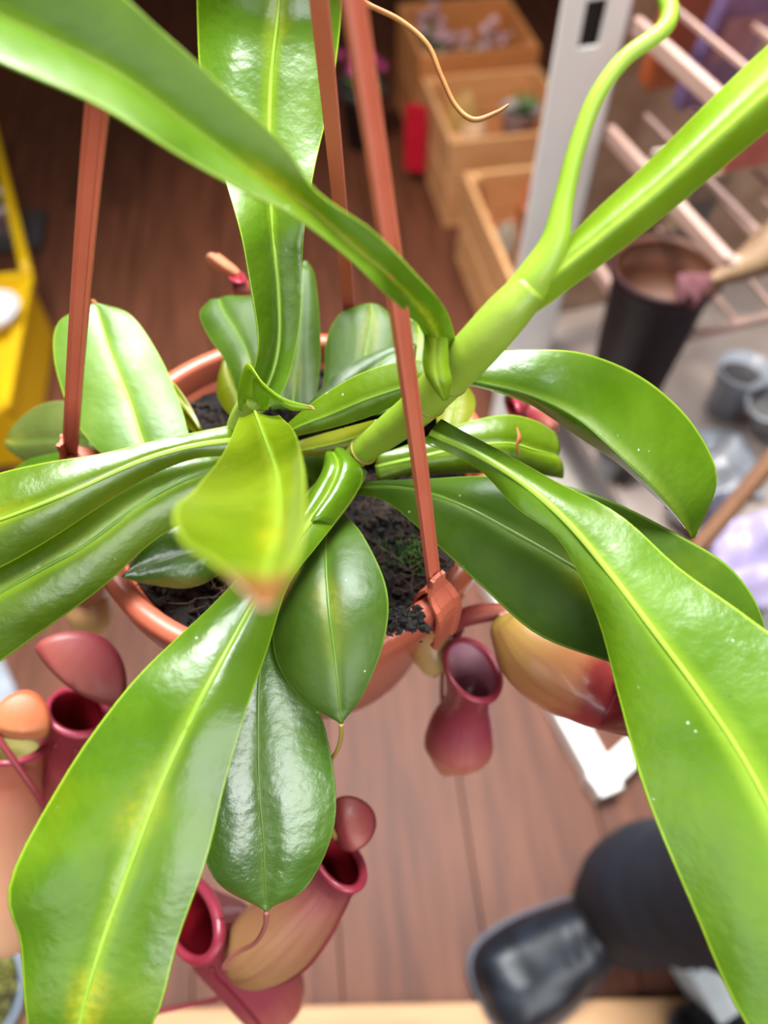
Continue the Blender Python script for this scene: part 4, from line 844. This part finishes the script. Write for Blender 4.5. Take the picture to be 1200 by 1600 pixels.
flower_pot(k2 + cw*.085 + cd*.09 + Vector((0, 0, .013)), .045, .18, M_dkg, M_petal, 'pale pink flowers in a dark pot, left in the far crate', 1)
flower_pot(k2 + cw*.20 + cd*.13 + Vector((0, 0, .013)), .045, .18, M_lilac, M_petal, 'pale pink flowers in a lilac pot, right in the far crate', 2)
flower_pot(k2 + cw*.06 + cd*.21 + Vector((0, 0, .013)), .035, .19, M_dkg, M_petal, 'pale flowers in a dark pot at the back of the far crate', 3)
flower_pot(k2 + cd*.10 - cw*.13, .06, .16, M_dkg, M_mag, 'magenta flowers in a dark pot standing left of the far crate', 4)
flower_pot(k3 + cw*.16 + cd*.32 + Vector((0, 0, .013)), .06, .20, M_pot, None, 'round terracotta pot at the back of the nearest crate', 5)
flower_pot(k3 + cw*.17 + cd*.15 + Vector((0, 0, .013)), .055, .17, M_pot, None, 'round terracotta pot at the front of the nearest crate', 6)
film('grey_cloth', 0, 0, 0, .01, .01, M_clear, 'x', 'x', 0.0) if False else None
bundle('grey_bundle', k3 + cw*.065 + cd*.30 + Vector((0, 0, .013)), .03, .17, mat('grey_wrap', rgb(140, 128, 112), rgb(160, 148, 132), rough=0.7, scale=18), 'grey wrapped bundle at the left of the nearest crate', 'bundle', 6.0)
# ------------------------------------------------------------------ yellow carrier at left
M_yellow = mat('yellow_plastic', rgb(232, 184, 8), rgb(240, 194, 16), rough=0.4, scale=6)
M_yellow2 = M_yellow
YZ = 0.15
yt = empty('yellow_box', PZ(-60, 560), 'bright yellow plastic box with a long bar, at the left edge of the picture', 'box')
tr_ = PZ(46, 436, YZ); nr_ = PZ(8, 640, YZ); dr = (nr_ - tr_).normalized(); dl_ = Vector((dr.y, -dr.x, 0))
if dl_.x > 0: dl_ = -dl_
c4 = [nr_, tr_, tr_ + dl_*.34, nr_ + dl_*.34]; inn = 0.012
Vb_ = [Vector((v.x, v.y, 0.0)) + (sum(c4, Vector())/4 - v)*Vector((1, 1, 0)).length*0.0 for v in c4] + c4
mesh_obj('box_body', Vb_, [(0, 1, 5, 4), (1, 2, 6, 5), (2, 3, 7, 6), (3, 0, 4, 7), (3, 2, 1, 0), (4, 5, 6, 7)], M_yellow, yt, smooth=False, bevel=.005)
for q in range(4): bar('rim_bar', c4[q] + Vector((0, 0, .004)), c4[(q + 1) % 4] + Vector((0, 0, .004)), .022, .016, M_yellow, yt)
bq = PZ(-30, 120, 0.06)
tube_w('bar', [tuple(tr_ + Vector((0, 0, .012))) + (.012,), tuple(tr_.lerp(bq, .5) + Vector((0, 0, .012))) + (.012,), tuple(bq) + (.012,)], M_yellow, yt, 10)
dish = PZ(-4, 500, YZ + .013)
tag(lathe('white_dish', [(0.0005, 0), (.030, 0), (.034, .004), (.052, .030), (.050, .031), (.030, .010), (0.0005, .009)], dish, mat('white_glaze', rgb(236, 232, 238), rough=0.4), None, 32), 'round white dish on top of the yellow box', 'dish')
# plant on a dark tray behind it
tp = PZ(25, 372)
tr = tag(box('plant_tray', tp + Vector((-.03, 0, .012)), (.20, .14, .02), M_dkg, None, rz=.15, bevel=.004), 'dark flat tray on the floor behind the yellow carrier', 'tray')
fp = flower_pot(tp + Vector((-.02, 0, .023)), .045, .08, M_lilac, None, 'small leafy plant in a pale pot on the dark tray', 8)

mp_ = PZ(-6, 1560, 0.0)
me_ = empty('moss_pot', mp_, 'grey pot of yellowish green moss at the lower left corner', 'pot')
lathe('pot_wall', [(0.0005, 0), (.048, 0), (.058, .07), (.064, .07), (.065, .08), (.059, .08), (.046, .01), (.0005, .01)], mp_, mat('grey_blue_pot', rgb(110, 122, 138), rgb(130, 142, 156), rough=.5), me_, 32)
lathe('soil', [(0.0005, .070), (.056, .066)], mp_, M_soil, me_, 24)
V = []; F = []
for i in range(420):
    rr = .054*math.sqrt(random.random()); aa = random.uniform(0, 6.28); crumb(mp_ + Vector((rr*math.cos(aa), rr*math.sin(aa), .072 + random.random()*.006)), random.uniform(.002, .005), V, F)
tag(mesh_obj('moss_cushion', V, F, mat('moss_dry', rgb(104, 104, 40), rgb(140, 134, 66), rough=.9, scale=60), me_, smooth=False), kind='stuff')
b0, b1 = PZ(-20, 1030), PZ(92, 1290)
tag(bar('white_batten', b0 + Vector((0, 0, .008)), b1 + Vector((0, 0, .008)), .045, .016, M_clear, None), 'pale grey flat batten lying on the floor behind the orange pitcher', 'batten')

# ------------------------------------------------------------------ floor bits and the person
M_card = mat('white_card', rgb(226, 232, 236), rgb(234, 240, 244), rough=0.5)
wc = PZ(1085, 1535, 0.0)
cb = empty('white_carton', wc, 'small white carton on the floor between the two dark shoes', 'carton')
box('carton_body', wc + Vector((.012, .0, .03)), (.06, .075, .058), M_card, cb, rz=.45)
box('carton_flap', wc + Vector((.012, .0, .0605)), (.058, .036, .002), M_card, cb, rz=.45, bevel=0)

M_trouser = mat('navy_trousers', rgb(12, 15, 27), rgb(20, 25, 40), rough=0.75, scale=12, bump=.3, bscale=40)
M_shoe = mat('black_shoe', rgb(14, 15, 20), rgb(32, 36, 46), rough=0.38, scale=30, bump=.25, bscale=60)
M_sole = mat('grey_sole', rgb(60, 66, 80), rgb(74, 80, 96), rough=0.6)
M_jacket = mat('black_jacket', rgb(24, 24, 28), rgb(34, 34, 38), rough=0.8, scale=20)
M_skin = mat('skin', rgb(196, 146, 120), rgb(206, 158, 132), rough=0.5)
M_hair = mat('dark_hair', rgb(40, 28, 22), rgb(54, 38, 30), rough=0.6)
toe1 = PZ(752, 1568, 0.01); heel1 = PZ(1075, 1352, 0.01)
f1 = (heel1 - toe1).normalized(); heel1 = toe1 + f1*0.30
toe2 = PZ(1040, 1650, 0.01); f2 = (f1 + Vector((0.3, -0.7, 0))).normalized(); heel2 = toe2 + f2*0.30
ank1 = toe1 + f1*0.245 + Vector((0, 0, .09)); ank2 = toe2 + f2*0.245 + Vector((0, 0, .09))
up = Vector((0, 0, 1))
hip = (ank1 + ank2)/2 + f1*0.04; hip.z = 0.93
sid = (ank2 - ank1); sid.z = 0; sid.normalize()
person = empty('person', Vector((hip.x, hip.y, 0)), 'person in navy trousers and black shoes, standing at the lower right', 'person')
def skin_body(verts, edges, radii, root, name, m, parent):
    me = bpy.data.meshes.new(name); org = ORG[parent.name]
    me.from_pydata([tuple(Vector(v) - org) for v in verts], edges, []); me.materials.append(m)
    o = bpy.data.objects.new(name, me); col.objects.link(o); o.parent = parent; ORG[o.name] = org
    o.modifiers.new('skin', 'SKIN')
    for i, r in enumerate(radii):
        sv = me.skin_vertices[0].data[i]; sv.radius = (r, r) if not isinstance(r, tuple) else r; sv.use_root = (i == root)
    ss = o.modifiers.new('sub', 'SUBSURF'); ss.levels = 2; ss.render_levels = 2
    o.modifiers['skin'].use_smooth_shade = True
    return o
kn1 = Vector((ank1.x*.55 + hip.x*.45, ank1.y*.55 + hip.y*.45, .50)) - f1*.02; kn2 = Vector((ank2.x*.55 + hip.x*.45, ank2.y*.55 + hip.y*.45, .50)) - f1*.02
h1 = hip - sid*.09 - up*.06; h2 = hip + sid*.09 - up*.06
# trousers: two legs and a seat
def trouser_leg(pts, name, seed):
    Vt, Ft, Ut = tube_mesh(pts, 60, 28, True)
    V2 = []
    for q, v in enumerate(Vt):
        row = q//28; c = sum((Vt[k] for k in range(row*28, row*28 + 28)), Vector())/28
        f = 1 + 0.07*noise.noise(Vector((v.x*14 + seed, v.y*14, v.z*26))) + 0.05*noise.noise(Vector((v.x*30, v.y*30 + seed, v.z*55)))
        V2.append(c + (v - c)*f)
    return mesh_obj(name, V2, Ft, M_trouser, person, uvs=Ut)
def leg_pts(hp, kn, an, f):
    hem = an - f*.022; hem.z = .040
    return [tuple(hp + up*.10) + (.085,), tuple(hp) + (.098,), tuple(hp.lerp(kn, .5)) + (.092,), tuple(kn) + (.076,), tuple(kn.lerp(hem, .5)) + (.074,), tuple(hem + up*.12) + (.074,), tuple(hem + up*.04) + (.077,), tuple(hem) + (.074,)]
trouser_leg(leg_pts(h1, kn1, ank1, f1), 'trouser_leg', 1.0); trouser_leg(leg_pts(h2, kn2, ank2, f2), 'trouser_leg', 5.0)
trouser_leg([tuple(hip - up*.09) + (.10,), tuple(hip) + (.155,), tuple(hip + up*.12) + (.15,), tuple(hip + up*.14) + (.14,)], 'trouser_seat', 2.0)
# upper body, hands pushed into the pockets
ch = hip + up*.38; nk = hip + up*.56
vv = [hip + up*.08, hip + up*.22, ch, nk, nk + up*.06, ch - sid*.19 + up*.08, ch - sid*.25 - up*.16 + f1*.07, hip - sid*.17 + up*.05, ch + sid*.19 + up*.08, ch + sid*.25 - up*.16 + f1*.07, hip + sid*.17 + up*.05]
skin_body(vv, [(0, 1), (1, 2), (2, 3), (3, 4), (2, 5), (5, 6), (6, 7), (2, 8), (8, 9), (9, 10)], [.15, .145, .15, .07, .06, .07, .055, .055, .07, .055, .055], 1, 'jacket', M_jacket, person)
hd = nk + up*.18
V, F, U = lathe_mesh([(0.0005, -.125), (.035, -.12), (.06, -.085), (.072, -.04), (.078, .01), (.076, .055), (.06, .095), (.03, .115), (.0005, .12)], hd, 32)
V = [hd + Vector(((v - hd).x*1.05, (v - hd).y*1.05, (v - hd).z)) for v in V]
head = mesh_obj('head', V, F, M_skin, person)
tube_w('neck', [tuple(nk + up*.0) + (.055,), tuple(hd - up*.06) + (.052,)], M_skin, head, 14)
fd = -f1
tube_w('nose', [tuple(hd + fd*.080 + up*.015) + (.006,), tuple(hd + fd*.094 - up*.02) + (.012,), tuple(hd + fd*.078 - up*.028) + (.010,)], M_skin, head, 8)
tube_w('mouth', [tuple(hd + fd*.066 - sid*.022 - up*.06) + (.004,), tuple(hd + fd*.076 - up*.06) + (.006,), tuple(hd + fd*.066 + sid*.022 - up*.06) + (.004,)], mat('lips', rgb(160, 90, 84), rough=.4), head, 8)
for s in (-1, 1):
    lathe('eye', [(0.0005, .011), (.008, .008), (.011, 0), (.008, -.008), (.0005, -.011)], hd + fd*.068 + sid*.032*s + up*.01, mat('eye_white', rgb(220, 216, 210), rough=.2), head, 14)
    tube_w('ear', [tuple(hd + sid*.08*s + up*.03) + (.008,), tuple(hd + sid*.09*s + up*.01) + (.012,), tuple(hd + sid*.08*s - up*.03) + (.007,)], M_skin, head, 8)
V, F, U = lathe_mesh([(.081, -.02), (.086, .02), (.083, .06), (.066, .10), (.034, .124), (.0005, .13)], hd + f1*.012, 32)
mesh_obj('hair', V, F, M_hair, head, solid=.006)

def shoe(toe, hl, label):
    d = (hl - toe).normalized(); s = up.cross(d).normalized(); L = (hl - toe).length
    # (t along, half width, height of upper, )
    secs = [(0.0, .012, .026), (.02, .036, .044), (.07, .052, .058), (.16, .059, .066), (.30, .058, .076), (.45, .050, .090), (.58, .041, .104), (.72, .039, .112), (.86, .040, .112), (.96, .034, .108), (1.0, .018, .100)]
    S = cat_spline(secs, 30); V = []; F = []; n = 18; t0 = toe.copy(); t0.z = .0
    for (t, hw, h) in S:
        for j in range(n):
            a = math.pi*j/(n - 1); c = math.cos(a); ss = math.sin(a)
            V.append(t0 + d*(L*t) + s*hw*math.copysign(abs(c)**.9, c) + up*(.022 + (h - .022)*abs(ss)**.85 if j not in (0, n - 1) else .020))
    for i in range(29):
        for j in range(n - 1): F.append((i*n + j, i*n + j + 1, (i + 1)*n + j + 1, (i + 1)*n + j))
    F.append(tuple(range(n))); F.append(tuple(29*n + j for j in range(n - 1, -1, -1)))
    for i in range(29): F.append((i*n, (i + 1)*n, (i + 1)*n + n - 1, i*n + n - 1))
    V = [v + up*(.004*noise.noise(v*38) + .002*noise.noise(v*90)) if v.z > .03 else v for v in V]
    o = mesh_obj('shoe', V, F, M_shoe, person); o['label'] = label
    V = []; F = []
    for z in (0.0, .022):
        for (t, hw, h) in S: V.append(t0 + d*(L*t*1.01 - .002) + s*(hw + .004) + up*(z + .0005))
        for (t, hw, h) in reversed(S): V.append(t0 + d*(L*t*1.01 - .002) - s*(hw + .004) + up*(z + .0005))
    k = 60
    F = [tuple(range(k - 1, -1, -1)), tuple(range(k, 2*k))] + [(i, (i + 1) % k, k + (i + 1) % k, k + i) for i in range(k)]
    mesh_obj('sole', V, F, M_sole, o, smooth=False)
    for q in range(5):
        t = .30 + .055*q; hh = .070 + (.034*(t - .30)/.28)
        c = t0 + d*(L*t) + up*(hh + .003)
        tube_w('lace', [tuple(c - s*.026 - up*.010) + (.0026,), tuple(c - s*.012) + (.0028,), tuple(c + s*.012 + d*.008) + (.0028,), tuple(c + s*.026 + d*.010 - up*.010) + (.0026,)], M_jacket, o, 6, 10)
    V, F = box_mesh(t0 + d*(L*.17) + up*.055, (.10, .004, .006), rot=Matrix((s, d, up)).transposed())
    mesh_obj('toe_seam', [v - up*(.0 + .55*abs((v - t0 - d*(L*.17)).dot(s))*0.4) for v in V], F, M_sole, o, smooth=False)
    return o
shoe(toe1, heel1, 'black shoe pointing to the lower left'); shoe(toe2, heel2, 'black shoe at the bottom edge')
